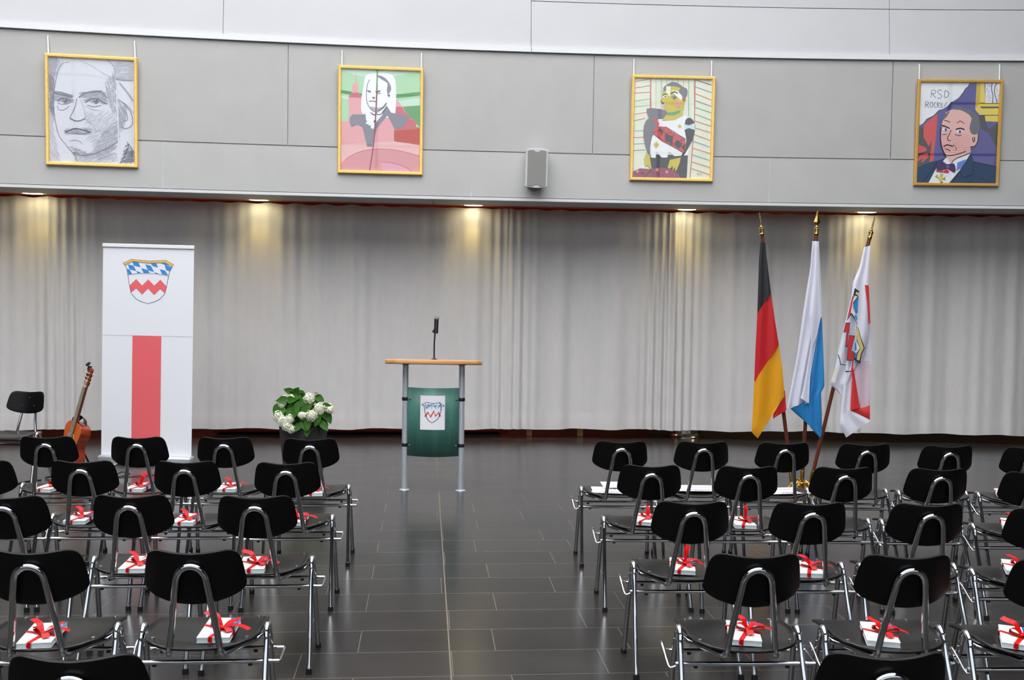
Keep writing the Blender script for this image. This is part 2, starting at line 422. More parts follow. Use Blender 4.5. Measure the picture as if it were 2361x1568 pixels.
# ------------------------------------------------------------------ curtains
M_CURT = mat('grey_curtain_cloth', (210,207,205), rough=0.85, noise=0.025, nscale=6, bump=0.35, bscale=7.0, sheen=0.15, stretch=(3,3,0.8), trans=0.03)
def curtain(label, s0, s1, seed, gather, base=0.90):
    rnd = random.Random(seed)
    L = s1 - s0; n = int(L/0.011); rows = []
    comps = [(rnd.uniform(2.0,4.0), rnd.uniform(0,6.28), 0.020) for _ in range(2)] + \
            [(rnd.uniform(5,11), rnd.uniform(0,6.28), 0.0085) for _ in range(3)] + \
            [(rnd.uniform(13,24), rnd.uniform(0,6.28), 0.0030) for _ in range(4)]
    def fold(s, z):
        t = (2.74 - z)/2.62
        v = 0
        for i, (fq, ph, am) in enumerate(comps):
            w = fq*s*2 + ph + 0.5*math.sin(s*1.7 + ph) + 0.25*t*math.sin(ph*3)
            v += am*(1.0 - 0.25*t if i > 4 else 1.0)*math.sin(w)
        for (g, ga, gw) in gather:
            v += ga*math.sin((s-g)*62)*math.exp(-((s-g)/gw)**2)
        return v*(0.55 + 0.45*min(1, t*6))
    zs = [2.742, 2.70, 2.62, 2.45, 2.2, 1.9, 1.5, 1.1, 0.75, 0.5, 0.33, 0.305, 0.30, 0.2, 0.118]
    for k, z in enumerate(zs):
        r = []
        for i in range(n+1):
            s = s0 + L*i/n
            dz = 0
            if k == 0: dz = 0.006*math.sin(s*21) - 0.008*abs(math.sin(s*9.5 + seed))
            if k == len(zs)-1: dz = 0.005*math.sin(s*3.1 + seed) - 0.006*math.sin(s*9 + seed*2)
            off = base - fold(s, z) - (0.0008 if z <= 0.30 else 0.0)
            r.append(arc(s, off, z + dz))
        rows.append(r)
    mb = MB(); mb.grid(rows, M_CURT)
    o = mb.build('curtain', smooth=180)
    return tag(o, label, 'curtain', 'grey curtains hanging under the gallery')
sA = arc_s(wall_hit(1172, 800, 0.9)); sB = arc_s(wall_hit(1543, 800, 0.9))
def s_c(px): return arc_s(wall_hit(px, 700, 0.9))
curtain('long grey curtain hanging behind the banner, flower pot and lectern', S0, sA+0.025, 3, [(s_c(150), 0.015, 0.3), (sA-0.05, 0.02, 0.12)])
curtain('grey curtain panel between the lectern and the flags', sA-0.02, sB+0.02, 8, [(sA+0.1, 0.02, 0.16), (sB-0.12, 0.026, 0.16)], 0.925)
curtain('grey curtain hanging behind the three flags', sB-0.02, S1, 14, [(sB+0.12, 0.022, 0.2), (s_c(1960), 0.012, 0.2)])

# ------------------------------------------------------------------ things behind the curtain
p = at_z(830, 1001, 0.0)
t = thing('low_bench', 'low red bench showing under the curtain behind the flower pot and lectern', 'bench', arc(s_c(830), 1.32, 0))
ang = -s_c(830)/ARC_R
t.rotation_euler = (0, 0, ang)
M_REDB = mat('red_bench_paint', (150,34,24), rough=0.4)
hw = 3.48/2
mb = MB(); mb.box((-hw, -0.02, 0.028), (hw, 0.40, 0.42), M_REDB); mb.build('seat_box', t, bevel=0.006)
mb = MB(); mb.box((-hw+0.05, 0.05, 0.0), (hw-0.05, 0.36, 0.028), M_DARK); mb.build('plinth', t)
for px, lab in ((1230, 'light wooden post under the curtain, nearer the lectern'), (1350, 'light wooden post under the curtain, nearer the steel column')):
    mb = MB(); mb.box((-0.034, -0.034, 0), (0.034, 0.034, 0.74), mat('light_wood_post', (196,150,84), rough=0.5, noise=0.1))
    o = mb.build('wooden_post', bevel=0.004); o.location = arc(s_c(px), 1.20, 0)
    tag(o, lab, 'post', 'wooden posts behind the curtain')
t = thing('steel_column', 'round polished steel column showing under the curtain hem', 'column', arc(s_c(1601), 1.27, 0))
mb = MB(); mb.lathe([(0.185, 0.045), (0.185, 2.74)], mat('polished_steel', (190,186,176), rough=0.18, metal=1.0), n=40); mb.build('shaft', t)
mb = MB(); mb.lathe([(0.0,0.0), (0.215,0.0), (0.215,0.012), (0.192,0.03), (0.186,0.05), (0.0,0.05)], MATS['polished_steel'], n=40); mb.build('base_ring', t)

# ------------------------------------------------------------------ downlights
M_LAMP = bpy.data.materials.new('lamp_glow'); M_LAMP.use_nodes = True
_b = M_LAMP.node_tree.nodes['Principled BSDF']; _b.inputs['Emission Color'].default_value = (1.0, 0.86, 0.5, 1); _b.inputs['Emission Strength'].default_value = 6.0
_b.inputs['Base Color'].default_value = (1, 0.9, 0.7, 1)
for px, lab in ((88, 'lit recessed downlight above the curtain left of the banner'),
                (600, 'lit recessed downlight above the curtain right of the banner'),
                (1087, 'lit recessed downlight above the curtain over the lectern'),
                (1572, 'lit recessed downlight above the curtain left of the black-red-gold flag'),
                (1981, 'lit recessed downlight above the curtain over the right-hand flag')):
    t = thing('downlight', lab, 'ceiling light', arc(s_c(px), 0.715, Z_SOF+0.008), 0, 'recessed downlights over the curtain')
    mb = MB(); mb.lathe([(0.105,0.0), (0.135,-0.003), (0.14,0.0), (0.135,0.004), (0.105,0.004)], mat('brass_trim_ring', (220,180,90), rough=0.2, metal=1.0), n=32); mb.build('trim_ring', t)
    mb = MB(); mb.lathe([(0.0,-0.004), (0.06,-0.0035), (0.105,-0.001)], M_LAMP, n=32); mb.build('lamp_face', t)
    ld = bpy.data.lights.new('downlight_lamp', 'SPOT'); ld.energy = 5.5; ld.color = (1.0, 0.72, 0.22); ld.spot_size = math.radians(100); ld.spot_blend = 1.0; ld.shadow_soft_size = 0.09
    lo = bpy.data.objects.new('downlight_lamp', ld); C.objects.link(lo); lo.parent = t; lo.location = (0, 0, -0.02)

for s_x in (-8.0, -4.0, 0.0, 4.0):  # unseen lamps added to brighten the wall and floor behind the curtain
    t = thing('hidden_fill_lamp', 'unseen fill lamp added behind the curtain to light the rear wall', 'ceiling light', arc(s_x, 1.65, Z_SOF+0.008), 0, 'added fill lamps behind the curtain')
    mb = MB(); mb.lathe([(0.09,0.0), (0.12,-0.003), (0.12,0.004), (0.09,0.004)], MATS['brass_trim_ring'], n=24); mb.build('trim_ring', t)
    mb = MB(); mb.lathe([(0.0,-0.002), (0.09,-0.001)], M_LAMP, n=24); mb.build('lamp_face', t)
    ld = bpy.data.lights.new('hidden_fill_light', 'SPOT'); ld.energy = 20; ld.color = (1.0, 0.8, 0.6); ld.spot_size = math.radians(140); ld.spot_blend = 0.8; ld.shadow_soft_size = 0.08
    lo = bpy.data.objects.new('hidden_fill_light', ld); C.objects.link(lo); lo.parent = t; lo.location = (0, 0, -0.02)

# ------------------------------------------------------------------ drawing on flat sheets
class Sheet:
    """flat artwork: everything is laid on the sheet in tiny steps towards the viewer (-y)"""
    def __init__(s, mapf): s.mb = MB(); s.map = mapf; s.lift = 0.0
    def up(s): s.lift += 0.00012
    def P(s, p):
        x, z = s.map(p[0], p[1]); return Vector((x, -s.lift, z))
    def poly(s, pts, m, smooth=0):
        s.up()
        if smooth:
            pts = [(q.x, q.y) for q in smooth_path([Vector((a, b, 0)) for a, b in pts], smooth, True)]
        s.mb.face([s.P(p) for p in pts], m)
    def stroke(s, pts, w, m, closed=False, smooth=0):       # w in metres
        s.up()
        if smooth: pts = [(q.x, q.y) for q in smooth_path([Vector((a, b, 0)) for a, b in pts], smooth, closed)]
        P = [s.P(p) for p in pts]
        if closed: P = P + [P[0]]
        rows = []
        for i, q in enumerate(P):
            a = P[max(i-1, 0)]; b = P[min(i+1, len(P)-1)]
            d = b - a
            if d.length < 1e-7: d = Vector((1,0,0))
            d.normalize(); nrm = Vector((-d.z, 0, d.x))
            rows.append([q + nrm*w/2, q - nrm*w/2])
        s.mb.grid(rows, m)
    def disc(s, c, r, m, n=20, ry=None):
        ry = ry or r
        s.poly([(c[0] + r*math.cos(2*math.pi*i/n), c[1] + ry*math.sin(2*math.pi*i/n)) for i in range(n)], m)
    def hatch(s, rnd, poly, n, ln, ang, w, m, bend=0.2):
        xs = [p[0] for p in poly]; ys = [p[1] for p in poly]
        def inside(x, y):
            c = False; j = len(poly)-1
            for i in range(len(poly)):
                xi, yi = poly[i]; xj, yj = poly[j]
                if (yi > y) != (yj > y) and x < (xj-xi)*(y-yi)/(yj-yi) + xi: c = not c
                j = i
            return c
        k = 0; s.up(); base = s.lift
        for _ in range(n*20):
            x = rnd.uniform(min(xs), max(xs)); y = rnd.uniform(min(ys), max(ys))
            if not inside(x, y): continue
            a = ang + rnd.gauss(0, 0.12); l = ln*rnd.uniform(0.5, 1.0)
            pts = [(x - l*math.cos(a), y - l*math.sin(a)), (x + bend*l*math.sin(a)*0.3, y - bend*l*math.cos(a)*0.3), (x + l*math.cos(a), y + l*math.sin(a))]
            if not all(inside(*p) or True for p in pts): continue
            s.lift = base + rnd.uniform(0, 0.0001)
            s.stroke(pts, w*rnd.uniform(0.6, 1.3), m); s.lift = base
            k += 1
            if k >= n: break
def paint(name, rgb): return mat('paint_'+name, rgb, rough=0.55)

PIC_W, PIC_H, BORD = 0.955, 1.19, 0.036
def make_map(TL, TR, BR, BL, w, h):       # bilinear inverse (approx.) from zoomed-photo coordinates to sheet metres
    def f(x, y):
        v = 0.5
        for _ in range(6):
            lx = TL[0] + (BL[0]-TL[0])*v; rx = TR[0] + (BR[0]-TR[0])*v
            u = (x - lx)/(rx - lx)
            ty = TL[1] + (TR[1]-TL[1])*u; by = BL[1] + (BR[1]-BL[1])*u
            v = (y - ty)/(by - ty)
        u = min(max(u, 0.0), 1.0); v = min(max(v, 0.0), 1.0)
        return ((u-0.5)*w, (0.5-v)*h)
    return f
def picture(label, corners, draw, canvas, gold, wires):
    pts = [wall_hit(*c, off=-0.03) for c in corners]           # TL TR BR BL
    ctr = sum(pts, Vector())/4
    w = ((pts[1]-pts[0]).length + (pts[2]-pts[3]).length)/2
    h = ((pts[3]-pts[0]).length + (pts[2]-pts[1]).length)/2
    s = arc_s(ctr)
    t = thing('framed_picture', label, 'picture', arc(s, -0.032, ctr.z), 0, 'framed portraits on the gallery front')
    side = (pts[1]-pts[0]); roll = math.atan2(side.z, Vector((side.x, side.y)).length)
    t.rotation_euler = Matrix.Rotation(-s/ARC_R, 3, 'Z').to_4x4().to_3x3().to_euler()
    Mx = Matrix.Rotation(-s/ARC_R, 4, 'Z') @ Matrix.Rotation(math.radians(1.6), 4, 'X') @ Matrix.Rotation(-roll*0.0, 4, 'Y')
    t.rotation_euler = Mx.to_euler()
    # frame: four mitred bars as one moulding
    mb = MB(); prof = [(0.0, 0.012), (0.0, -0.020), (0.008, -0.026), (BORD-0.008, -0.024), (BORD, -0.012), (BORD, 0.012)]
    cs = [(-w/2, h/2, 1, -1), (w/2, h/2, -1, -1), (w/2, -h/2, -1, 1), (-w/2, -h/2, 1, 1)]
    rows = [[Vector((x + dx*o, y, z + dz*o)) for (o, y) in prof] for (x, z, dx, dz) in cs]
    mb.grid(rows + [rows[0]], gold, close_u=True)
    mb.build('frame', t, smooth=20)
    iw, ih = w - 2*BORD + 0.004, h - 2*BORD + 0.004
    sh = Sheet(make_map(*canvas, iw, ih))
    draw(sh)
    o = sh.mb.build('artwork', t, smooth=0)
    mb = MB(); mb.box((-iw/2, 0.0005, -ih/2), (iw/2, 0.010, ih/2), M_WHITEP); mb.build('backing_board', t, smooth=0)
    mb = MB(); mb.face([(-iw/2,-0.014,-ih/2), (iw/2,-0.014,-ih/2), (iw/2,-0.014,ih/2), (-iw/2,-0.014,ih/2)], M_GLASS); mb.build('glass_pane', t, smooth=0)
    inv = Mx.inverted(); L = t.location
    for (wx, wy0, wy1) in wires:
        top = wall_hit(wx[0], wy0, off=-0.012); bot = wall_hit(wx[1], wy1, off=-0.03)
        bot.z -= 0.03
        mb = MB(); mb.tube([inv @ (top - L), inv @ (bot - L)], 0.008, M_WHITEP, n=8); mb.build('hanging_rod', t)
    return t

def draw1(S):
    pap = paint('drawing_paper', (214,216,224)); g1 = paint('pencil_dark', (78,78,92)); g2 = paint('pencil_mid', (120,120,134)); g3 = paint('pencil_light', (160,161,174)); g4 = paint('pencil_faint', (186,188,199))
    S.poly([(350,415),(1015,450),(1025,1245),(370,1222)], pap)
    R = random.Random(5)
    full = [(365,430),(1008,462),(1016,1232),(378,1212)]
    S.hatch(R, [(362,430),(480,440),(420,560),(400,700),(400,1000),(450,1200),(378,1212)], 420, 34, 1.1, 0.0035, g4)
    S.hatch(R, [(362,430),(430,436),(405,560),(398,690),(405,900),(375,850)], 420, 24, 1.2, 0.004, g3)
    S.hatch(R, [(362,560),(400,580),(400,860),(375,830)], 200, 18, 1.2, 0.004, g2)
    S.hatch(R, [(790,600),(870,560),(880,860),(840,830),(800,720)], 160, 26, 1.2, 0.004, g3)
    S.hatch(R, [(640,830),(900,850),(890,1080),(760,1130),(640,1050)], 380, 26, 2.5, 0.003, g4)
    S.hatch(R, [(760,1000),(890,900),(895,1060),(830,1110),(690,1150)], 220, 22, 2.6, 0.004, g3)
    S.hatch(R, [(520,1100),(700,1160),(860,1090),(880,1110),(760,1190),(580,1180)], 200, 24, -0.2, 0.004, g3)
    S.hatch(R, [(890,760),(960,800),(930,960),(900,980)], 140, 24, 1.3, 0.004, g3)
    S.hatch(R, [(960,1080),(1010,1150),(1016,1225),(920,1220)], 160, 22, -0.4, 0.004, g2)
    S.hatch(R, [(870,470),(1008,480),(1010,590),(870,600)], 160, 36, 0.05, 0.003, g4)
    S.hatch(R, [(560,1190),(700,1170),(860,1170),(880,1225),(590,1218)], 120, 30, -0.5, 0.003, g4)
    S.hatch(R, [(600,690),(790,690),(800,780),(640,760)], 170, 22, -0.2, 0.004, g3)
    S.hatch(R, [(400,680),(540,715),(540,770),(420,760)], 120, 22, 0.2, 0.004, g3)
    S.hatch(R, [(480,960),(690,960),(680,1010),(490,1010)], 100, 18, 0.0, 0.003, g3)
    for pts, w, m in (
        ([(470,470),(440,510),(420,580),(408,650),(402,720),(400,800),(410,880),(425,960),(450,1030),(490,1080),(520,1120),(560,1160),(580,1210)], 0.006, g2),
        ([(480,470),(520,460)], 0.006, g3), ([(590,450),(680,490),(760,540),(820,570)], 0.005, g4),
        ([(800,450),(850,490),(865,530),(855,600),(830,620)], 0.008, g3),
        ([(395,690),(440,690),(500,705),(545,720)], 0.014, g2), ([(410,700),(470,712),(540,728)], 0.008, g1),
        ([(590,730),(640,700),(700,690),(760,690),(800,730)], 0.013, g2), ([(620,700),(700,682),(770,680)], 0.007, g2),
        ([(430,760),(460,738),(500,738),(530,760)], 0.008, g1), ([(432,770),(460,780),(500,778),(530,766)], 0.005, g2),
        ([(430,790),(440,820),(480,822),(520,795)], 0.005, g2),
        ([(640,770),(680,742),(730,738),(775,768),(805,780)], 0.008, g1), ([(655,785),(700,800),(760,790)], 0.006, g2),
        ([(640,790),(690,820),(750,828)], 0.004, g3),
        ([(575,740),(565,790),(545,840),(530,870),(525,890),(545,895)], 0.006, g2), ([(600,740),(625,800),(640,860),(640,890)], 0.004, g3),
        ([(530,885),(560,905),(600,905),(640,888)], 0.008, g1), ([(640,890),(690,930),(720,980)], 0.005, g3),
        ([(485,990),(520,978),(560,965),(590,968),(640,978),(680,992)], 0.008, g1), ([(490,995),(560,1000),(620,1005),(670,995)], 0.006, g2),
        ([(520,1060),(560,1050),(600,1060),(620,1080)], 0.006, g3), ([(560,1140),(620,1165),(720,1150),(830,1100),(890,1060)], 0.006, g2),
        ([(880,740),(940,780),(980,830),(1000,880),(1000,930),(970,960),(930,960),(915,930)], 0.006, g2), ([(930,820),(960,860),(960,900),(930,910)], 0.006, g2),
        ([(870,590),(930,600),(1008,600)], 0.012, g3), ([(900,620),(960,690),(1008,760)], 0.014, g3), ([(880,740),(960,790),(1010,850)], 0.006, g3),
        ([(960,1065),(970,1100),(930,1190),(905,1230)], 0.006, g1), ([(960,1065),(1000,1120),(1016,1150)], 0.006, g2),
        ([(740,1200),(860,1150),(880,1170)], 0.005, g3), ([(880,650),(880,760),(890,900),(895,1060),(900,1225)], 0.009, paint('pale', (226,228,234)))):  # the last, pale streak is a glass reflection painted onto the drawing
        S.stroke(pts, w, m, smooth=4)
    for c in ((490,752), (722,756)):
        S.disc(c, 20, g2); S.disc(c, 11, g1); S.disc((c[0]-5, c[1]-5), 4, pap)

def draw2(S):
    grn = paint('pale_green', (172,214,172)); mint = paint('mint', (196,226,208)); dgrn = paint('green', (96,158,100)); pink = paint('pink', (226,164,168)); dpink = paint('deep_pink', (200,104,112)); red = paint('brick_red', (190,72,52)); lpink = paint('light_pink', (232,186,186)); wht = paint('white', (240,242,244)); gry = paint('slate_grey', (132,132,144)); lg = paint('light_grey', (176,176,184)); blk = paint('charcoal', (58,58,68)); rose = paint('rose', (222,160,180))
    S.poly([(290,270),(980,290),(970,1145),(290,1130)], grn)
    S.poly([(340,270),(930,290),(870,320),(700,345),(520,345),(400,325)], mint, 4)
    S.poly([(303,455),(520,490),(740,492),(966,468),(966,496),(740,522),(520,515),(303,480)], dgrn, 3)  # this green band and the mint one below paint in a glass reflection
    S.poly([(303,500),(520,535),(740,545),(966,520),(966,575),(760,590),(520,570),(303,520)], mint, 3)
    S.poly([(820,590),(966,580),(966,760),(900,700),(850,660)], dgrn)
    # town in pink
    S.poly([(290,712),(360,712),(370,640),(362,520),(372,500),(392,480),(400,470),(395,440),(400,410),(418,395),(422,335),(428,335),(430,395),(442,405),(444,440),(440,470),(468,500),(472,520),(470,600),(560,700),(700,680),(700,640),(748,600),(750,530),(775,540),(800,575),(825,600),(838,640),(860,645),(880,690),(925,700),(932,755),(966,760),(966,1145),(290,1130)], pink)
    S.poly([(372,500),(392,482),(440,478),(468,500),(466,520),(370,515)], dpink)
    S.poly([(752,590),(815,592),(838,640),(860,648),(882,692),(925,702),(932,758),(966,762),(966,800),(745,800)], dpink)
    S.poly([(745,790),(966,770),(964,905),(860,890),(745,876)], red)
    S.poly([(290,900),(742,876),(880,895),(966,915),(966,1145),(290,1130)], lpink)
    S.poly([(295,1080),(360,1010),(470,955),(620,935),(760,945),(880,972),(966,1000),(966,1145),(290,1130)], paint('dusty_pink', (214,150,154)))
    S.stroke([(295,1075),(360,1010),(470,958),(620,938),(760,948),(880,975),(960,998)], 0.007, dpink, smooth=4)
    S.poly([(632,1045),(720,1055),(800,1075),(870,1110),(890,1130),(650,1120)], rose)
    S.stroke([(632,1045),(720,1052),(800,1072),(870,1105),(890,1128)], 0.006, dpink, smooth=3)
    # pale halo and sitter
    S.poly([(510,340),(570,318),(690,318),(745,350),(760,440),(755,640),(700,680),(560,690),(480,650),(470,560),(490,420)], wht, 4)
    S.poly([(375,680),(400,655),(490,655),(545,635),(585,655),(640,640),(685,585),(720,640),(850,665),(855,700),(840,740),(790,770),(745,770),(720,720),(690,665),(640,720),(600,770),(560,920),(520,920),(500,840),(480,760),(440,740),(390,760),(375,730)], gry)
    S.poly([(505,640),(560,630),(640,630),(650,655),(620,690),(595,720),(570,780),(545,740),(510,700)], wht)
    S.poly([(520,480),(516,420),(530,370),(560,345),(600,338),(650,345),(690,380),(712,430),(705,500),(685,560),(650,610),(600,640),(560,615),(530,570),(514,520)], wht, 3)
    S.poly([(600,340),(640,340),(690,375),(720,430),(712,470),(690,490),(685,440),(690,400),(650,375)], gry, 2)
    S.poly([(540,590),(600,600),(650,590),(682,555),(680,585),(640,620),(600,640),(570,630)], lg, 2)
    for pts, w in (([(540,370),(520,420),(514,500),(520,560),(545,605),(580,635)], 0.006), ([(520,460),(550,468)], 0.01), ([(525,470),(550,475)], 0.006), ([(590,470),(630,462)], 0.012), ([(595,478),(632,482)], 0.008),
                   ([(565,512),(575,525),(582,512)], 0.01), ([(535,548),(565,545),(595,552)], 0.008), ([(690,500),(705,495),(700,512)], 0.01), ([(680,560),(650,600),(610,628)], 0.008), ([(600,655),(640,650),(682,590)], 0.008), ([(550,640),(580,660),(600,640)], 0.01)):
        S.stroke(pts, w, blk, smooth=3)
    for c in ((585,712), (540,735), (520,725), (560,760)): S.disc(c, 11, wht if c[0] < 580 else blk)
    S.stroke([(605,285),(600,480),(592,640),(580,820),(565,960),(540,1115)], 0.012, paint('glass_reflection_line', (150,70,80)), smooth=3)  # upright reflection in the glass, painted into the artwork
    S.stroke([(605,285),(602,400),(598,470)], 0.012, dgrn)  # green upper part of the same painted reflection

def draw3(S):
    bgc = paint('cream', (228,232,212)); yel = paint('mustard', (206,190,70)); gry = paint('grey', (122,122,128)); dgr = paint('dark_grey', (72,74,78)); wht = paint('white', (240,242,244)); red = paint('coral', (206,84,84)); wine = paint('wine', (150,78,98)); grn = paint('sea_green', (110,160,130)); blk = paint('charcoal', (58,58,68)); blue = paint('pale_blue', (206,226,234))
    S.poly([(270,270),(1160,285),(1150,1400),(265,1385)], bgc)
    cols = [paint('line_'+n, c) for n, c in (('red',(214,96,80)),('blue',(130,170,190)),('green',(130,190,140)),('orange',(226,140,90)),('brown',(150,110,100)),('teal',(120,170,170)))]
    R = random.Random(2)
    for i in range(9): S.stroke([(470+60*i, 285), (475+60*i+R.uniform(-5,5), 640)], 0.005, R.choice(cols))
    for i in range(11):
        y = 300 + 72*i + (60 if i > 6 else 0); S.stroke([(285, y+R.uniform(-6,20)), (465 - (50 if y > 700 else 0), y-10)], 0.006, R.choice(cols))
    S.stroke([(472,290),(470,620)], 0.010, cols[0]); S.stroke([(960,290),(960,760),(930,1200),(918,1385)], 0.009, cols[0])
    S.stroke([(890,290),(895,700)], 0.008, cols[2])
    for i in range(14):
        y = 300 + 75*i; S.stroke([(965 - max(0, (y-760)*0.06), y), (1145, y+60+R.uniform(-10,10))], 0.007, R.choice(cols))
    S.poly([(430,615),(560,618),(640,640),(700,700),(640,740),(480,730),(445,700)], gry, 2)
    # arms and trunk
    S.poly([(470,1120),(890,1130),(880,1385),(470,1385)], dgr)
    S.poly([(560,730),(700,740),(850,690),(950,760),(940,900),(890,1130),(740,1140),(680,1090),(660,1155),(600,1155),(540,1090),(530,1160),(480,1155),(470,1000),(500,860)], wht)
    S.poly([(400,800),(440,730),(500,722),(550,800),(530,870),(490,930),(470,1050),(465,1140),(430,1080),(395,930)], gry, 2)
    S.poly([(860,740),(910,716),(960,770),(965,850),(940,960),(860,1110),(800,1200),(790,1260),(760,1240),(840,1090),(870,960),(850,850)], dgr, 2)
    S.poly([(845,785),(895,800),(960,775),(965,850),(895,830),(850,850)], blue)
    S.poly([(505,850),(560,810),(640,815),(730,880),(860,950),(865,1040),(840,1100),(740,1050),(600,980),(500,895)], red)
    for q in ([(640,890),(720,920),(720,1010),(640,970)], [(560,830),(620,860),(600,920)], [(760,960),(830,1000),(790,1060),(740,1020)], [(810,1030),(860,1010),(850,1080)]): S.poly(q, dgr)
    for q in ([(500,880),(620,830),(640,970)], [(640,890),(740,870),(690,1020)], [(690,1020),(860,950)], [(640,815),(860,950)], [(500,895),(640,985),(840,1105)]): S.stroke(q, 0.006, blk)
    S.poly([(500,720),(545,730),(570,790),(550,820),(520,770)], red)
    S.poly([(540,975),(566,1015),(536,1055),(505,1015)], yel)
    S.poly([(795,780),(803,800),(822,802),(808,814),(814,832),(797,822),(780,834),(785,814),(768,804),(788,800)], yel)
    # head
    S.poly([(620,620),(615,560),(590,550),(585,520),(605,480),(600,430),(625,380),(680,360),(760,360),(820,400),(850,470),(845,560),(830,600),(825,690),(740,740),(600,750),(640,690),(660,660)], yel)
    S.poly([(640,360),(700,325),(770,335),(830,380),(870,400),(878,450),(855,490),(800,480),(780,420),(800,390),(720,372),(660,372)], gry, 2)
    S.poly([(612,430),(608,390),(630,362),(648,362),(640,420)], gry); S.poly([(640,370),(690,372),(690,480),(640,470)], paint('ivory', (236,236,210)))
    S.poly([(705,415),(770,425),(820,480),(815,530),(780,500),(740,470)], wht)
    S.poly([(650,660),(720,655),(800,632),(795,660),(730,690),(650,690)], grn)
    S.poly([(690,490),(735,465),(770,490),(735,525)], grn); S.disc((735,495), 17, red); S.disc((735,495), 8, blk)
    S.poly([(600,490),(630,470),(655,488),(630,502)], wht); S.disc((632,486), 9, blk)
    S.stroke([(690,455),(730,432),(770,450)], 0.012, blk, smooth=3); S.stroke([(602,470),(630,455),(660,462)], 0.009, blk, smooth=3)
    S.disc((838,515), 20, paint('terracotta', (190,100,60)), ry=24); S.disc((765,570), 34, paint('blush', (226,160,140)), ry=36); S.disc((628,585), 18, paint('lip', (222,170,180)), ry=26)
    S.stroke([(585,520),(592,550),(620,555)], 0.006, blk)
    # hands, chair arm, signature
    S.poly([(400,1180),(430,1090),(465,1140),(480,1230),(490,1290),(470,1270),(440,1240),(420,1250)], yel)
    S.poly([(690,1180),(810,1155),(800,1210),(770,1290),(750,1310),(745,1260),(720,1310),(722,1250),(690,1280),(665,1270)], yel)
    S.poly([(275,1310),(360,1275),(480,1285),(560,1265),(680,1280),(770,1320),(820,1385),(275,1385)], wine)
    for c in ((330,1308),(550,1292),(657,1315)): S.disc(c, 16, paint('salmon', (226,150,140)))
    for c in ((385,1332),(480,1305)): S.disc(c, 16, blk); S.disc(c, 10, wine)
    for q in ([(400,1385),(470,1310)], [(500,1380),(510,1320)], [(560,1320),(580,1380)]): S.stroke(q, 0.007, blk)
    S.stroke([(995,1330),(1005,1355),(1000,1330),(1015,1345),(1022,1328),(1030,1350),(1050,1335)], 0.005, blk)

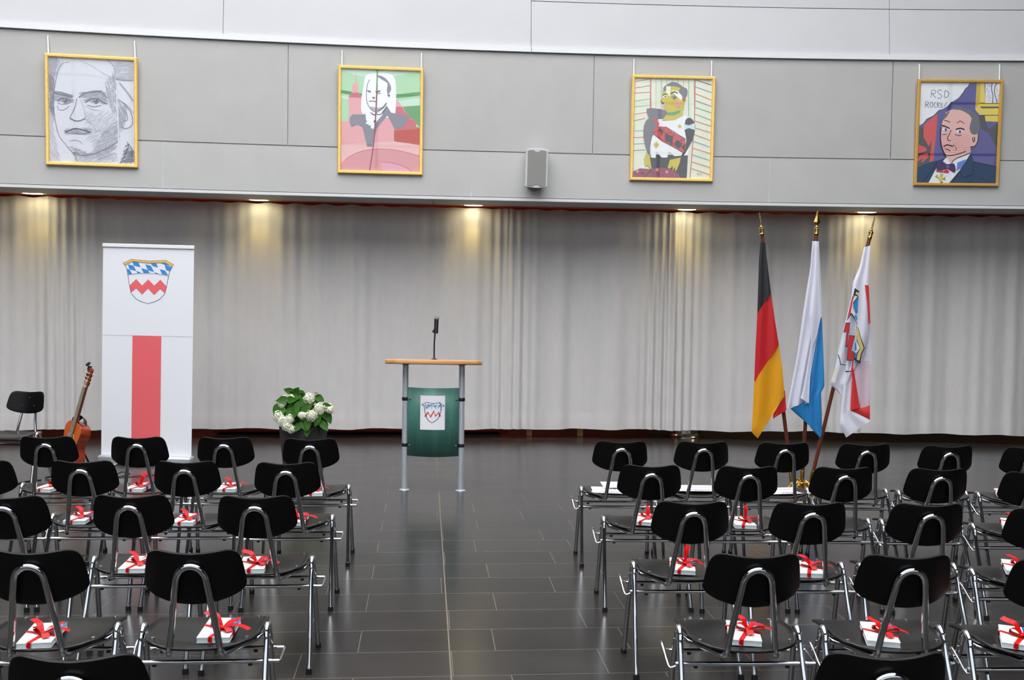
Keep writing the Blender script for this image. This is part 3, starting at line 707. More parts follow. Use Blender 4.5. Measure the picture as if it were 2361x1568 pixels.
def draw4(S):
    blue = paint('violet_blue', (66,58,134)); wht = paint('bubble_white', (228,232,236)); blk = paint('ink_black', (34,34,40)); red = paint('scarlet', (206,50,44)); yel = paint('yellow', (226,200,50)); dyel = paint('ochre', (196,166,24)); skin = paint('skin_dots', (228,182,176)); gry = paint('hair_grey', (112,116,118)); navy = paint('navy', (50,72,100)); bow = paint('plum', (74,58,100)); sky = paint('collar_blue', (104,132,214))
    S.poly([(280,280),(1185,280),(1130,1400),(245,1395)], blue)
    S.poly([(940,640),(1010,640),(1010,700),(1050,790),(1160,720),(1150,990),(1120,960),(1050,830),(980,800),(930,700)], blk)
    S.poly([(260,800),(330,770),(330,880),(380,960),(470,620),(480,620),(430,1160),(380,1170),(258,1210)], blk)
    S.poly([(330,750),(400,690),(480,625),(478,740),(440,1140),(400,1160),(420,920),(390,985),(330,880)], red)
    S.poly([(262,960),(360,1000),(370,1030),(320,1050),(262,1060)], red); S.poly([(290,1085),(370,1055),(390,1080),(380,1110),(320,1160),(300,1150),(340,1110),(262,1150),(262,1130)], red)
    # speech bubble
    S.poly([(270,280),(840,280),(820,330),(770,390),(720,450),(640,500),(600,545),(540,580),(480,600),(440,650),(370,690),(330,740),(262,770)], wht)
    S.stroke([(840,288),(822,330),(790,355),(770,392),(720,455),(680,490),(635,502),(600,545),(545,580),(500,590),(440,650),(360,690),(330,735),(268,768)], 0.011, blk)
    ink = paint('lettering', (84,84,92))
    W = 0.0066
    for st in ([(408,450),(415,370),(445,368),(460,385),(455,405),(412,412)], [(425,412),(458,455)],
               [(530,378),(510,366),(485,372),(480,392),(500,410),(522,425),(525,445),(505,460),(478,455)],
               [(562,375),(558,450)], [(562,375),(590,380),(606,405),(600,432),(582,448),(556,450)],
               [(345,560),(350,495),(372,495),(382,508),(375,525),(348,530)], [(358,530),(385,560)],
               [(408,500),(397,520),(398,548),(412,560),(428,545),(430,520),(420,502),(408,500)],
               [(468,505),(452,505),(442,530),(448,555),(466,558)],
               [(482,500),(478,560)], [(506,505),(481,530),(510,560)],
               [(535,520),(522,515),(514,528),(530,540),(534,555),(514,562)],
               [(585,500),(556,548)], [(548,558),(545,563)]):
        S.stroke(st, W, ink)
    # curtain and window frame, upper right
    S.poly([(915,285),(1000,285),(1010,510),(1165,505),(1160,710),(1015,705),(1005,640),(950,640),(900,580)], yel)
    S.poly([(915,285),(960,285),(950,510),(905,560)], dyel); S.stroke([(950,510),(1162,508)], 0.008, blk); S.poly([(950,545),(1160,545),(1160,562),(970,565)], blk); S.stroke([(950,640),(1158,638)], 0.008, blk)
    S.poly([(1010,285),(1170,285),(1163,505),(1010,508)], wht)
    for q in ([(1085,290),(1080,360),(1095,430),(1090,505)], [(1135,290),(1110,360),(1120,430),(1140,500)]): S.stroke(q, 0.009, blk, smooth=3)
    R = random.Random(4); dots = paint('dot_blue', (90,100,180))
    for i in range(90):
        x = R.choice([R.uniform(1018,1075), R.uniform(1125,1160)]); S.disc((x, R.uniform(292,500)), 3.2, dots, 6)
    # jacket
    S.poly([(255,1220),(330,1180),(480,1140),(570,1110),(850,1060),(880,1150),(1000,1170),(1130,1205),(1125,1400),(248,1400)], navy)
    S.poly([(570,1110),(690,1110),(850,1050),(800,1130),(730,1240),(610,1388),(385,1388),(460,1240),(540,1150)], wht)
    S.poly([(700,1160),(800,1120),(740,1230),(690,1235)], sky)
    for q in ([(480,1150),(400,1280),(310,1380)], [(885,1150),(860,1290),(755,1330),(730,1260)], [(755,1330),(905,1285),(820,1385)], [(880,1150),(1125,1200)], [(640,1385),(730,1250),(850,1060)]): S.stroke(q, 0.006, blk)
    # head
    S.poly([(520,760),(540,690),(570,610),(640,580),(740,580),(830,640),(860,680),(930,860),(920,930),(890,980),(840,985),(845,1050),(690,1115),(630,1180),(575,1090),(540,1030),(515,940),(512,850)], skin)
    S.poly([(615,580),(680,555),(780,565),(870,610),(930,660),(945,740),(930,830),(890,855),(850,840),(830,780),(850,700),(850,660),(800,620),(720,585)], gry, 2)
    S.poly([(540,700),(545,650),(590,605),(615,600),(580,660)], gry)
    lines = paint('dot_red', (206,130,126))
    for i in range(16):
        y = 860 + 19*i
        if y > 1060: break
        S.stroke([(520 + max(0, (y-960)*0.35), y), (835, y)], 0.0028, lines)
    for q, w in (([(520,770),(512,850),(516,940),(540,1030),(575,1080),(640,1080),(730,1060),(790,1035)], 0.009), ([(520,755),(560,765),(610,788)], 0.013), ([(680,798),(730,785),(775,800)], 0.013), ([(550,700),(590,708),(615,725)], 0.006), ([(690,730),(730,705),(770,735)], 0.006),
                 ([(628,805),(610,850),(588,890),(595,915),(625,920)], 0.008), ([(545,985),(580,968),(610,972),(650,982)], 0.012), ([(560,1010),(600,1020),(620,1038)], 0.007), ([(650,960),(680,990),(682,1030)], 0.005), ([(525,850),(550,855),(580,842)], 0.005), ([(670,852),(710,865),(740,858)], 0.006),
                 ([(925,850),(920,920),(890,975),(840,985)], 0.006), ([(865,880),(870,930),(885,920),(885,880)], 0.008), ([(690,1112),(650,1140),(630,1180)], 0.006), ([(690,1112),(845,1052)], 0.007)):
        S.stroke(q, w, blk, smooth=3)
    eye = paint('eye_blue', (70,96,168))
    for c in ((562,802),(718,822)): S.disc(c, 32, wht, ry=15); S.disc((c[0]+6, c[1]), 14, eye); S.disc((c[0]+6, c[1]), 6, blk)
    S.poly([(470,1200),(490,1165),(540,1150),(585,1180),(660,1170),(680,1240),(660,1270),(590,1230),(540,1245),(480,1255)], bow, 2)
    S.disc((592,1205), 18, paint('bow_knot', (110,92,140)))
    S.poly([(460,1240),(540,1258),(580,1235),(610,1258),(600,1275),(470,1262)], red); S.poly([(670,1245),(720,1230),(700,1245)], red)
    for k in range(5):
        if k == 3: continue
        a = -0.3 - k*1.2566 + 0.3
        S.poly([(510,1335), (510+62*math.cos(a-0.28), 1335+55*math.sin(a-0.28)), (510+50*math.cos(a), 1335+45*math.sin(a)), (510+62*math.cos(a+0.28), 1335+55*math.sin(a+0.28))], blk)
        S.poly([(510,1335), (510+54*math.cos(a-0.22), 1335+48*math.sin(a-0.22)), (510+44*math.cos(a), 1335+40*math.sin(a)), (510+54*math.cos(a+0.22), 1335+48*math.sin(a+0.22))], yel)
    S.disc((510,1335), 18, yel)
    S.stroke([(940,1330),(960,1310),(980,1335),(1000,1315),(1020,1330)], 0.006, paint('signature', (130,70,70)))

M_GOLD2 = mat('duller_gilt_frame', (210,164,84), rough=0.45, metal=0.3, noise=0.08, nscale=60)
picture('gold-framed pencil portrait of a stern face, leftmost on the gallery front', [(102,123),(317,135),(319,387),(108,380)], draw1,
        ((358,425),(1012,460),(1020,1238),(375,1215)), M_GOLD, [((110,112),82,128), ((310,312),95,140)])
picture('gold-framed pink and green portrait of a white-headed man before a town', [(779,152),(977,158),(974,404),(779,399)], draw2,
        ((306,282),(966,303),(958,1130),(300,1112)), M_GOLD, [((789,788),116,158), ((972,971),122,162)])
picture('gold-framed cubist portrait with a yellow face and striped background', [(1456,173),(1649,178),(1643,419),(1452,416)], draw3,
        ((297,280),(1150,300),(1135,1390),(278,1375)), M_GOLD, [((1462,1461),136,178), ((1641,1640),140,182)])
picture('framed comic-style portrait with a speech bubble, rightmost on the gallery front', [(2115,184),(2313,185),(2301,430),(2106,428)], draw4,
        ((290,288),(1172,290),(1120,1385),(257,1383)), M_GOLD2, [((2120,2119),148,192), ((2305,2304),148,192)])

# ------------------------------------------------------------------ wall loudspeaker
M_SPK = mat('light_grey_plastic', (206,207,208), rough=0.45); M_GRILLE = mat('grey_speaker_cloth', (146,146,142), rough=0.8, bump=0.3, bscale=600)
pc = wall_hit(1236, 388, -0.12); s = arc_s(pc)
t = thing('wall_speaker', 'grey loudspeaker mounted on the gallery front between the pictures', 'speaker', arc(s, -0.12, pc.z))
t.rotation_euler = (Matrix.Rotation(-s/ARC_R + 0.05, 4, 'Z') @ Matrix.Rotation(math.radians(5), 4, 'X')).to_euler()
w, h = 0.122, 0.196
def spk_outline(w, h, bulge):
    top = [(-w + 2*w*i/12, h + bulge*(1-((i-6)/6)**2)) for i in range(13)]
    bot = [(w - 2*w*i/12, -h - bulge*(1-((i-6)/6)**2)) for i in range(13)]
    return top + bot
mb = MB()
o1 = spk_outline(w, h, 0.016); o2 = spk_outline(w*0.72, h*0.95, 0.012)
mb.grid([[Vector((x, -0.05, z)) for x, z in spk_outline(w*0.97, h*0.985, 0.015)], [Vector((x, -0.04, z)) for x, z in o1], [Vector((x, 0.0, z)) for x, z in o1], [Vector((x, 0.095, z)) for x, z in o2]], M_SPK, close_u=True)
mb.face([(x, -0.05, z) for x, z in spk_outline(w*0.97, h*0.985, 0.015)], M_SPK); mb.face([(x, 0.095, z) for x, z in o2], M_SPK)
mb.build('cabinet', t, smooth=35)
gw, gh = w*0.83, h*0.93
g = []
for i in range(25):
    x = -gw + 2*gw*i/24; q = abs(x)/gw
    z = gh + 0.012*(1-q*q)
    if q < 0.42: z = gh - 0.010 - 0.0 + 0.022*(q/0.42)**2
    g.append((x, z))
g2 = [(-x, -z) for x, z in g]
mb = MB(); mb.prism(g + g2, -0.056, -0.048, M_GRILLE); mb.build('grille', t, smooth=20)
mb = MB(); mb.box((-0.025, 0.0, -h-0.035), (0.025, 0.112, -h+0.02), mat('bracket_grey', (120,118,116), rough=0.5)); mb.build('wall_bracket', t, bevel=0.004)

# ------------------------------------------------------------------ coat of arms (banner) and roll-up banner
BY = 9.75
bl = at_y(236, 1083, BY); tl = at_y(238, 562, BY); tr = at_y(447, 567, BY)
bw = (tr - tl).length; bh = tl.z
cx = (at_y(233,1060,BY).x + at_y(441,1060,BY).x)/2
M_BANNER = mat('white_banner_film', (236,237,242), rough=0.4); M_BRED = mat('banner_red', (236,104,110), rough=0.4); M_BBLUE = mat('banner_blue', (58,140,214), rough=0.4); M_BGOLD = mat('banner_gold', (232,188,88), rough=0.4); M_BLINE = mat('banner_line', (70,84,110), rough=0.5)
t = thing('rollup_banner', 'tall white roll-up banner with coat of arms and red stripe', 'banner', (cx, BY, 0), 0.01)
t.rotation_euler = (0, 0.012, 0.01)
sc_ = bw/704.0
bmap = lambda x, y: ((x-1155)*sc_, bh - (y - 484 - (x-1155)*0.017)*sc_)
S = Sheet(bmap)
yb = 484 + (bh - 0.07)/sc_
S.mb.box((-bw/2, 0.0005, 0.07), (bw/2, 0.003, bh-0.01), M_BANNER)
shield = [(975,648),(990,680),(1000,740),(1012,810),(1025,865),(1060,905),(1100,928),(1140,938),(1155,945),(1170,938),(1210,928),(1250,905),(1285,865),(1298,810),(1310,740),(1322,690),(1340,657)]
for q in ([(1030,618),(1078,626),(1095,662),(1042,650)], [(995,640),(1040,650),(1062,690),(1010,680)], [(988,674),(1010,681),(1030,713),(1001,718)], [(1130,638),(1175,650),(1200,697),(1152,685)],
          [(1102,668),(1152,684),(1166,705),(1120,707),(1105,680)], [(1170,630),(1215,629),(1230,663),(1190,652)], [(1243,675),(1285,685),(1309,722),(1262,713)], [(1280,638),(1336,660),(1322,692),(1292,680)], [(1245,627),(1284,624),(1320,645),(1282,640)],
          [(1062,690),(1100,704),(1072,709)], [(1200,697),(1240,712),(1212,709)], [(1095,662),(1110,668),(1130,640),(1110,640)]):
    if q[0] != (1095,662): S.poly(q, M_BBLUE)
S.poly([(1012,803),(1062,753),(1108,803),(1155,755),(1202,803),(1249,757),(1298,808),(1287,865),(1249,828),(1202,875),(1155,826),(1108,873),(1062,825),(1022,860)], M_BRED)
S.stroke([(1000,718),(1080,708),(1155,706),(1230,711),(1310,724)], 0.0022, M_BLINE); S.stroke([(1001,724),(1080,714),(1155,712),(1230,717),(1309,730)], 0.0015, M_BLINE)
S.stroke(shield, 0.0045, M_BLINE)
gold = [(957,632),(1023,600),(1155,612),(1292,606),(1353,640),(1340,657),(1286,625),(1155,630),(1030,617),(972,648)]
S.poly(gold, M_BGOLD); S.stroke(gold, 0.0035, M_BLINE, closed=True)
S.stroke([(803,1190),(1507,1199)], 0.003, mat('banner_hairline', (206,180,190), rough=0.5))
S.poly([(1038,1193),(1262,1196),(1262,yb),(1038,yb)], M_BRED)
S.mb.build('print', t, smooth=0)
mb = MB(); mb.box((-bw/2-0.003, -0.012, bh-0.035), (bw/2+0.003, 0.014, bh), M_WHITEP); mb.build('top_rail', t, bevel=0.004)
mb = MB(); mb.box((-bw/2-0.015, -0.075, 0.012), (bw/2+0.015, 0.075, 0.085), mat('silver_cassette', (200,202,206), rough=0.35, metal=0.6)); mb.build('cassette', t, bevel=0.02)
for sx in (-1, 1):
    mb = MB(); mb.box((sx*bw*0.32-0.03, -0.16, 0.0), (sx*bw*0.32+0.03, 0.16, 0.012), MATS['silver_cassette']); mb.build('foot', t, bevel=0.003)
mb = MB(); mb.tube([(0, 0.03, 0.05), (0, 0.03, bh-0.02)], 0.01, MATS['silver_cassette'], n=8); mb.build('support_pole', t)

# ------------------------------------------------------------------ chair
def make_chair(label):
    t = thing('stacking_chair', label, 'chair')
    # seat
    hwt = [(-0.155,0.02),(-0.152,0.07),(-0.145,0.11),(-0.13,0.145),(-0.11,0.168),(-0.08,0.186),(-0.03,0.200),(0.05,0.205),(0.15,0.205),(0.215,0.199),(0.228,0.192),(0.235,0.178)]
    ys = [-0.155,-0.152,-0.145,-0.13,-0.11,-0.08,-0.04,0.0,0.05,0.1,0.15,0.19,0.215,0.228,0.235]
    mb = MB(); rows = []
    def sz(x, y): return 0.438 + 0.020*(abs(x)/0.2)**2.4*(1 - 0.85*min(1, max(0, (y-0.08)/0.14))) - 0.010*math.exp(-((y+0.03)/0.09)**2)*(1-(abs(x)/0.21)**2) - (max(0, y-0.17)*3.2)**2*0.25 + (0.006 if y < -0.1 else 0)
    for y in ys:
        hw = interp(hwt, y); rows.append([Vector((hw*k/10, y, sz(hw*k/10, y))) for k in range(-10, 11)])
    mb.grid(rows, M_SEAT)
    for sx in (-1, 1):
        for y in (-0.06, 0.19):
            x = sx*0.165; mb.lathe([(0.0042, sz(x,y)+0.003), (0.0036, sz(x,y)+0.0058), (0.0, sz(x,y)+0.0062)], M_CHROME, c=(x, y, 0), n=8)
    o = mb.build('seat', t, smooth=60); o.modifiers.new('thickness', 'SOLIDIFY').thickness = 0.010; o.modifiers['thickness'].offset = 0
    # backrest
    top = [(0,0.791),(0.05,0.7935),(0.09,0.798),(0.115,0.8005),(0.130,0.798),(0.144,0.791),(0.154,0.779),(0.161,0.760),(0.1655,0.735),(0.1695,0.705),(0.1720,0.684),(0.1725,0.672)]
    bot = [(0,0.606),(0.05,0.609),(0.09,0.616),(0.12,0.625),(0.142,0.635),(0.156,0.644),(0.165,0.653),(0.170,0.662),(0.1720,0.668),(0.1725,0.672)]
    mb = MB(); rows = []
    for i in range(-16, 17):
        x = 0.1723*math.sin(math.pi/2*i/16)
        a = interp(bot, abs(x)); b = interp(top, abs(x)); r = []
        for k in range(9):
            z = a + (b-a)*k/8
            r.append(Vector((x, -0.205 + (0.80-z)*0.24 + 1.9*x*x, z)))
        rows.append(r)
    mb.grid(rows, M_BLACKWOOD)
    o = mb.build('backrest', t, smooth=60); o.modifiers.new('thickness', 'SOLIDIFY').thickness = 0.010; o.modifiers['thickness'].offset = 0
    o.modifiers.new('edge', 'BEVEL').width = 0.002; o.modifiers['edge'].segments = 2; o.modifiers['edge'].limit_method = 'ANGLE'
    # bent tube carrying the backrest
    def by(z): return -0.222 + (0.80-z)*0.24
    half = [(0.0, by(0.750), 0.750), (0.021, by(0.745), 0.745), (0.038, by(0.731), 0.731), (0.048, by(0.710), 0.710), (0.0535, by(0.68), 0.68), (0.065, by(0.60), 0.60), (0.076, by(0.52), 0.52), (0.085, by(0.46)-0.002, 0.455), (0.090, -0.138, 0.428), (0.098, -0.112, 0.418), (0.13, -0.06, 0.420), (0.18, 0.0, 0.424), (0.205, 0.03, 0.428)]
    path = [(-x, y, z) for x, y, z in reversed(half[1:])] + half
    mb = MB(); mb.tube(smooth_path(path, 5), 0.0120, M_CHROME, n=14); mb.build('back_tube', t, smooth=60)
    # side frames: each one an inverted narrow U of two legs
    for sx in (-1, 1):
        A = 0.222
        pts = [(A+0.012,-0.166,0.02), (A+0.007,-0.083,0.22), (A+0.002,-0.007,0.40), (A,0.004,0.432), (A,0.014,0.455), (A,0.036,0.468), (A,0.058,0.455), (A,0.066,0.432), (A+0.003,0.073,0.40), (A+0.009,0.117,0.22), (A+0.015,0.163,0.02)]
        path = smooth_path([(sx*x, y, z) for x, y, z in pts], 5)
        mb = MB(); mb.tube(path, 0.0118, M_CHROME, n=14); lf = mb.build('leg_frame', t, smooth=60)
        for (x, y) in ((A+0.0123,-0.170), (A+0.0153,0.166)):
            mb = MB(); mb.lathe([(0.0140,0.0), (0.0145,0.004), (0.0135,0.026), (0.0,0.028)], M_RUBBER, c=(sx*x, y, 0), n=14); mb.build('foot_cap', lf)
    # cross bars under the seat
    mb = MB(); mb.tube([(-0.245,-0.024,0.352), (0.245,-0.024,0.352)], 0.0088, M_CHROME, n=12)
    for x in (-0.17, 0.17): mb.lathe([(0.0,-0.012), (0.008,-0.010), (0.008,0.0)], M_RUBBER, c=(x,-0.024,0.347), n=10)
    mb.build('cross_bar', t, smooth=60)
    mb = MB(); mb.tube([(-0.245,0.088,0.362), (0.245,0.088,0.362)], 0.0075, M_CHROME, n=12)
    for x in (-0.17, 0.17): mb.lathe([(0.0,-0.012), (0.008,-0.010), (0.008,0.0)], M_RUBBER, c=(x,0.088,0.357), n=10)
    mb.build('cross_bar', t, smooth=60)
    # row links
    mb = MB(); mb.tube(smooth_path([(0.215,0.088,0.362),(0.250,0.088,0.362),(0.255,0.08,0.362),(0.253,0.0,0.353),(0.250,-0.022,0.352),(0.215,-0.024,0.352)], 4), 0.0038, M_CHROME, n=8)
    mb.tube([(0.215,0.088,0.362),(0.252,0.088,0.362)], 0.0075, M_CHROME, n=10); mb.tube([(0.215,-0.024,0.352),(0.252,-0.024,0.352)], 0.0075, M_CHROME, n=10)
    mb.build('link_loop', t, smooth=60)
    mb = MB(); mb.tube(smooth_path([(-0.215,0.088,0.362),(-0.245,0.088,0.372),(-0.252,0.085,0.395),(-0.256,0.07,0.398),(-0.254,0.03,0.378),(-0.248,-0.01,0.345),(-0.240,-0.024,0.338),(-0.215,-0.024,0.348)], 4), 0.0045, M_CHROME, n=8)
    mb.build('link_hook', t, smooth=60)
    return t

ORD = {1: 'at the aisle', 2: 'second from the aisle', 3: 'third from the aisle', 4: 'fourth from the aisle', 5: 'fifth from the aisle', 6: 'sixth from the aisle'}
ROWN = {1: 'front', 2: 'second', 3: 'third', 4: 'fourth', 5: 'back'}
def chair_spot(px, py, rz):
    back = at_z(px, py, 0.800)
    off = Matrix.Rotation(rz, 3, 'Z') @ Vector((0, -0.180, 0))
    return Vector((back.x - off.x, back.y - off.y, 0))
LEFT = {1: [(715,1011),(517,1008),(317,1007),(106,1006)], 2: [(660,1066),(427,1063),(188,1062),(-50,1062)], 3: [(589,1143),(300,1141),(11,1143)], 4: [(443,1268),(72,1268)], 5: [(168,1510)]}
RIGHT = {1: [(1433,1017),(1622,1018),(1810,1020),(1998,1023),(2189,1027),(2379,1031)], 2: [(1502,1072),(1727,1075),(1948,1077),(2168,1080),(2388,1088)], 3: [(1598,1156),(1872,1158),(2145,1161),(2418,1172)], 4: [(1745,1277),(2097,1279),(2450,1290)], 5: [(2048,1505)]}
proto = None; CH = {}
for block, rows, rz in (('left', LEFT, 0.078), ('right', RIGHT, 0.045)):
    for r, lst in rows.items():
        for i, (px, py) in enumerate(lst):
            lab = 'black chair with chrome legs, %s row of the %s block, %s' % (ROWN[r], block, ORD[i+1])
            if r == 5: lab = 'black chair in the very back row, only its backrest in view, %s block' % block
            if proto is None: c = proto = make_chair(lab)
            else: c = copy_tree(proto)
            c['label'] = lab; c['group'] = 'audience chairs in rows'
            c.location = chair_spot(px, py, rz); c.rotation_euler = (0, 0, rz)
            if i == 0:
                for ch in c.children:
                    if ch.name.startswith('link_loop' if block == 'left' else 'link_hook'): ch.scale.x = 1.085
            CH[(block, r, i+1)] = c
# the chair on the platform side, turned to the hall
sc = copy_tree(proto); del sc['group']
sc['label'] = 'black chair facing the hall beside the guitar, far left by the curtain'
rz = math.radians(173)
back = at_z(68, 902, 0.80); off = Matrix.Rotation(rz, 3, 'Z') @ Vector((0, -0.19, 0))
sc.location = (back.x - off.x, back.y - off.y, 0); sc.rotation_euler = (0, 0, rz)
for ch in sc.children:
    if ch.name.startswith('backrest'):
        for (x, z) in ((0, 0.745), (-0.055, 0.675), (0.055, 0.675)):
            y = -0.205 + (0.80-z)*0.24 + 1.9*x*x
            mb = MB(); mb.lathe([(0.008, 0.004), (0.007, 0.008), (0.0, 0.009)], M_CHROME, c=(x, y, z), n=10, axis=Vector((0,1,0.24))); mb.build('screw', ch)

# ------------------------------------------------------------------ gift books on the seats
M_BOOK = mat('white_gift_cover', (236,230,224), rough=0.35); M_EDGE = mat('pale_blue_page_edge', (214,232,240), rough=0.6); M_BKBLUE = mat('blue_cover_strip', (34,96,150), rough=0.35); M_EMB = mat('gold_emblem', (196,160,80), rough=0.4)
def ribbon_strip(mb, pts, w, nrm_hint, twist=None):
    P = smooth_path(pts, 6); rows = []
    for i, q in enumerate(P):
        a = P[max(i-1,0)]; b = P[min(i+1,len(P)-1)]; d = (b-a).normalized()
        h = Vector(nrm_hint)
        side = d.cross(h)
        if side.length < 1e-4: side = Vector((1,0,0))
        side.normalize()
        ww = w*(0.45 + 0.55*min(1.0, min(i, 8)/6.0)) if twist else w
        rows.append([q - side*ww/2, q + side*ww/2])
    mb.grid(rows, M_RED_RIB)
def make_gift(seed, label):
    R = random.Random(seed)
    t = thing('gift_book', label, 'gift', (0,0,0), 0)
    w, l, h = 0.056, 0.108, 0.020
    mb = MB()
    mb.box((-w, -l, 0.003), (w, l, h-0.003), M_EDGE); mb.box((-w-0.001, -l-0.001, h-0.003), (w+0.001, l+0.001, h), M_BOOK); mb.box((-w-0.001, -l-0.001, 0), (w+0.001, l+0.001, 0.003), M_BOOK)
    mb.box((w-0.034, -l*0.15, h), (w+0.0008, l+0.0008, h+0.0006), M_BKBLUE)
    for k in range(3): mb.box((w-0.026, l-0.03-0.012*k, h+0.0006), (w-0.008, l-0.026-0.012*k, h+0.0009), M_PAPER)
    mb.box((-w+0.012, -l+0.022, h), (-w+0.040, -l+0.028, h+0.0006), mat('pale_blue_imprint', (150,190,224), rough=0.5))
    mb.lathe([(0.0085, h), (0.0085, h+0.0006), (0.0, h+0.0007)], M_EMB, c=(0.004, -l*0.30, 0), n=12)
    mb.build('book', t, smooth=0)
    kx, ky = 0.012 + R.uniform(-0.004,0.008), -0.010 + R.uniform(-0.02,0.02)
    mb = MB(); rw = 0.017
    e = 0.0015
    def band(p0, p1):                              # flat band over the top and down both edges
        d = (Vector(p1)-Vector(p0)); n = Vector((-d.y, d.x, 0)).normalized()*rw/2
        for (a, b) in ((p0, p1),):
            a = Vector(a); b = Vector(b); z0, z1 = 0.002, h+e
            q = [Vector((a.x,a.y,z0)), Vector((a.x,a.y,z1)), Vector((b.x,b.y,z1)), Vector((b.x,b.y,z0))]
            mb.grid([[p - n, p + n] for p in q], M_RED_RIB)
    ee = 0.0022
    f = 0.45
    band((kx - f*(ky+l+ee)*0.6 - 0.002, -l-ee, 0), (kx + f*(l-ky+ee)*0.6, l+ee, 0))
    band((-w-ee, ky + 0.035 + R.uniform(0,0.02), 0), (w+ee, ky - 0.02, 0))
    mb.build('ribbon_band', t, smooth=60)
    mb = MB(); zt = h + 0.006
    for k, (ang, ln, up) in enumerate(((R.uniform(-0.3,0.3), R.uniform(0.05,0.065), 0.022), (math.pi + R.uniform(-0.9,0.2), R.uniform(0.035,0.05), 0.02))):
        d = Vector((math.cos(ang), math.sin(ang), 0)); s_ = Vector((-d.y, d.x, 0)); K = Vector((kx, ky, zt))
        ribbon_strip(mb, [K, K + d*ln*0.5 + Vector((0,0,up)), K + d*ln + Vector((0,0,up*0.9)), K + d*ln*1.02 + Vector((0,0,up*0.3)), K + d*ln*0.5 + Vector((0,0,0.002)), K], 0.026, d.cross(s_), True)
    mb.build('bow_loops', t, smooth=60)
    mb = MB()
    for k, (ang, ln, up, dn) in enumerate(((R.uniform(-0.5,0.2), R.uniform(0.085,0.11), 0.016, -0.012), (R.uniform(1.2,2.6), R.uniform(0.06,0.085), R.uniform(0.03,0.07), 0.0), (R.uniform(-1.5,-0.8), 0.055, 0.01, -0.01))):
        d = Vector((math.cos(ang), math.sin(ang), 0)); K = Vector((kx, ky, zt))
        ribbon_strip(mb, [K, K + d*ln*0.35 + Vector((0,0,up*0.8)), K + d*ln*0.7 + Vector((0,0,up*0.9)), K + d*ln + Vector((0,0,up + dn))], 0.026, (0,0,1) if k != 1 else (0.5,-0.6,0.6), True)
    mb.build('bow_tails', t, smooth=60)
    mb = MB(); mb.lathe([(0.0,-0.006), (0.008,-0.004), (0.009,0.002), (0.005,0.007), (0.0,0.008)], M_RED_RIB, c=(kx, ky, zt), n=10); mb.build('bow_knot', t, smooth=60)
    return t
GIFTS = [('left',1,4,118,1122,-.1),('left',1,3,322,1122,.0),('left',1,2,529,1122,.1),('left',1,1,722,1131,.2),
         ('left',2,3,186,1193,.1),('left',2,2,433,1196,.05),('left',2,1,683,1196,.1),
         ('left',3,2,318,1299,.1),('left',3,1,585,1300,.15),
         ('left',4,2,98,1462,.18),('left',4,1,506,1450,.08),
         ('right',1,6,2318,1136,-.35),
         ('right',2,1,1487,1196,-.25),('right',2,2,1712,1203,-.05),('right',2,5,2335,1207,-.4),
         ('right',3,1,1573,1303,-.15),('right',3,2,1860,1310,-.05),('right',3,4,2345,1307,-.35),
         ('right',4,1,1714,1457,-.15),('right',4,2,2028,1460,-.22),('right',4,3,2345,1468,-.4)]
protos = [make_gift(sd, '') for sd in (11, 23, 31, 47, 58)]
used = set()
for k, (blk, r, i, px, py, rz) in enumerate(GIFTS):
    v = (k*2 + r) % 5
    g = protos[v] if v not in used else copy_tree(protos[v]); used.add(v)
    g['label'] = 'white gift book with red bow on %s-row chair, %s block, %s' % (ROWN[r], blk, ORD[i])
    g['group'] = 'gift books on the chair seats'
    p = at_z(px, py, 0.462)
    g.location = (p.x, p.y, 0.4475); g.rotation_euler = (0, 0, rz)

# ------------------------------------------------------------------ loose sheets on the front-row chairs
def sheet(label, px, py, rz, dz):
    p = at_z(px, py, 0.452)
    S = Sheet(lambda x, y: (x, y))
    mb = MB(); w, l = 0.105, 0.1485
    rows = [[Vector((w*(2*a/6-1), l*(2*b/6-1), 0.0012 + 0.0035*((a/3-1)**2))) for a in range(7)] for b in range(7)]
    mb.grid(rows, M_PAPER)
    R = random.Random(int(px))
    for k in range(7):
        x = -w*0.86 + k*0.011 + (0.07 if k > 3 else 0); y0 = -l*0.8; y1 = R.uniform(0.1, 0.8)*l
        n = 8; seg = (y1-y0)/n
        for q in range(n): mb.face([(x, y0+q*seg, 0.0062), (x, y0+q*seg+seg*0.75, 0.0062), (x+0.0035, y0+q*seg+seg*0.75, 0.0062), (x+0.0035, y0+q*seg, 0.0062)], M_INK)
    o = mb.build('paper_sheet', smooth=60, solid=0.0006)
    o.location = (p.x, p.y, 0.449 + dz); o.rotation_euler = (0, 0, rz)
    tag(o, label, 'paper', 'printed sheets on the front-row seats')
sheet('white printed sheet lying lower on right-block aisle seat, front row', 1415, 1131, 1.45, 0.0)
sheet('white printed sheet lying on top on right-block aisle seat, front row', 1440, 1121, 1.62, 0.008)
sheet('white printed sheet on second front-row seat of the right block', 1600, 1126, 1.60, 0.0)
sheet('white printed sheet on third front-row seat, before the flag stand', 1806, 1132, 1.75, 0.0)

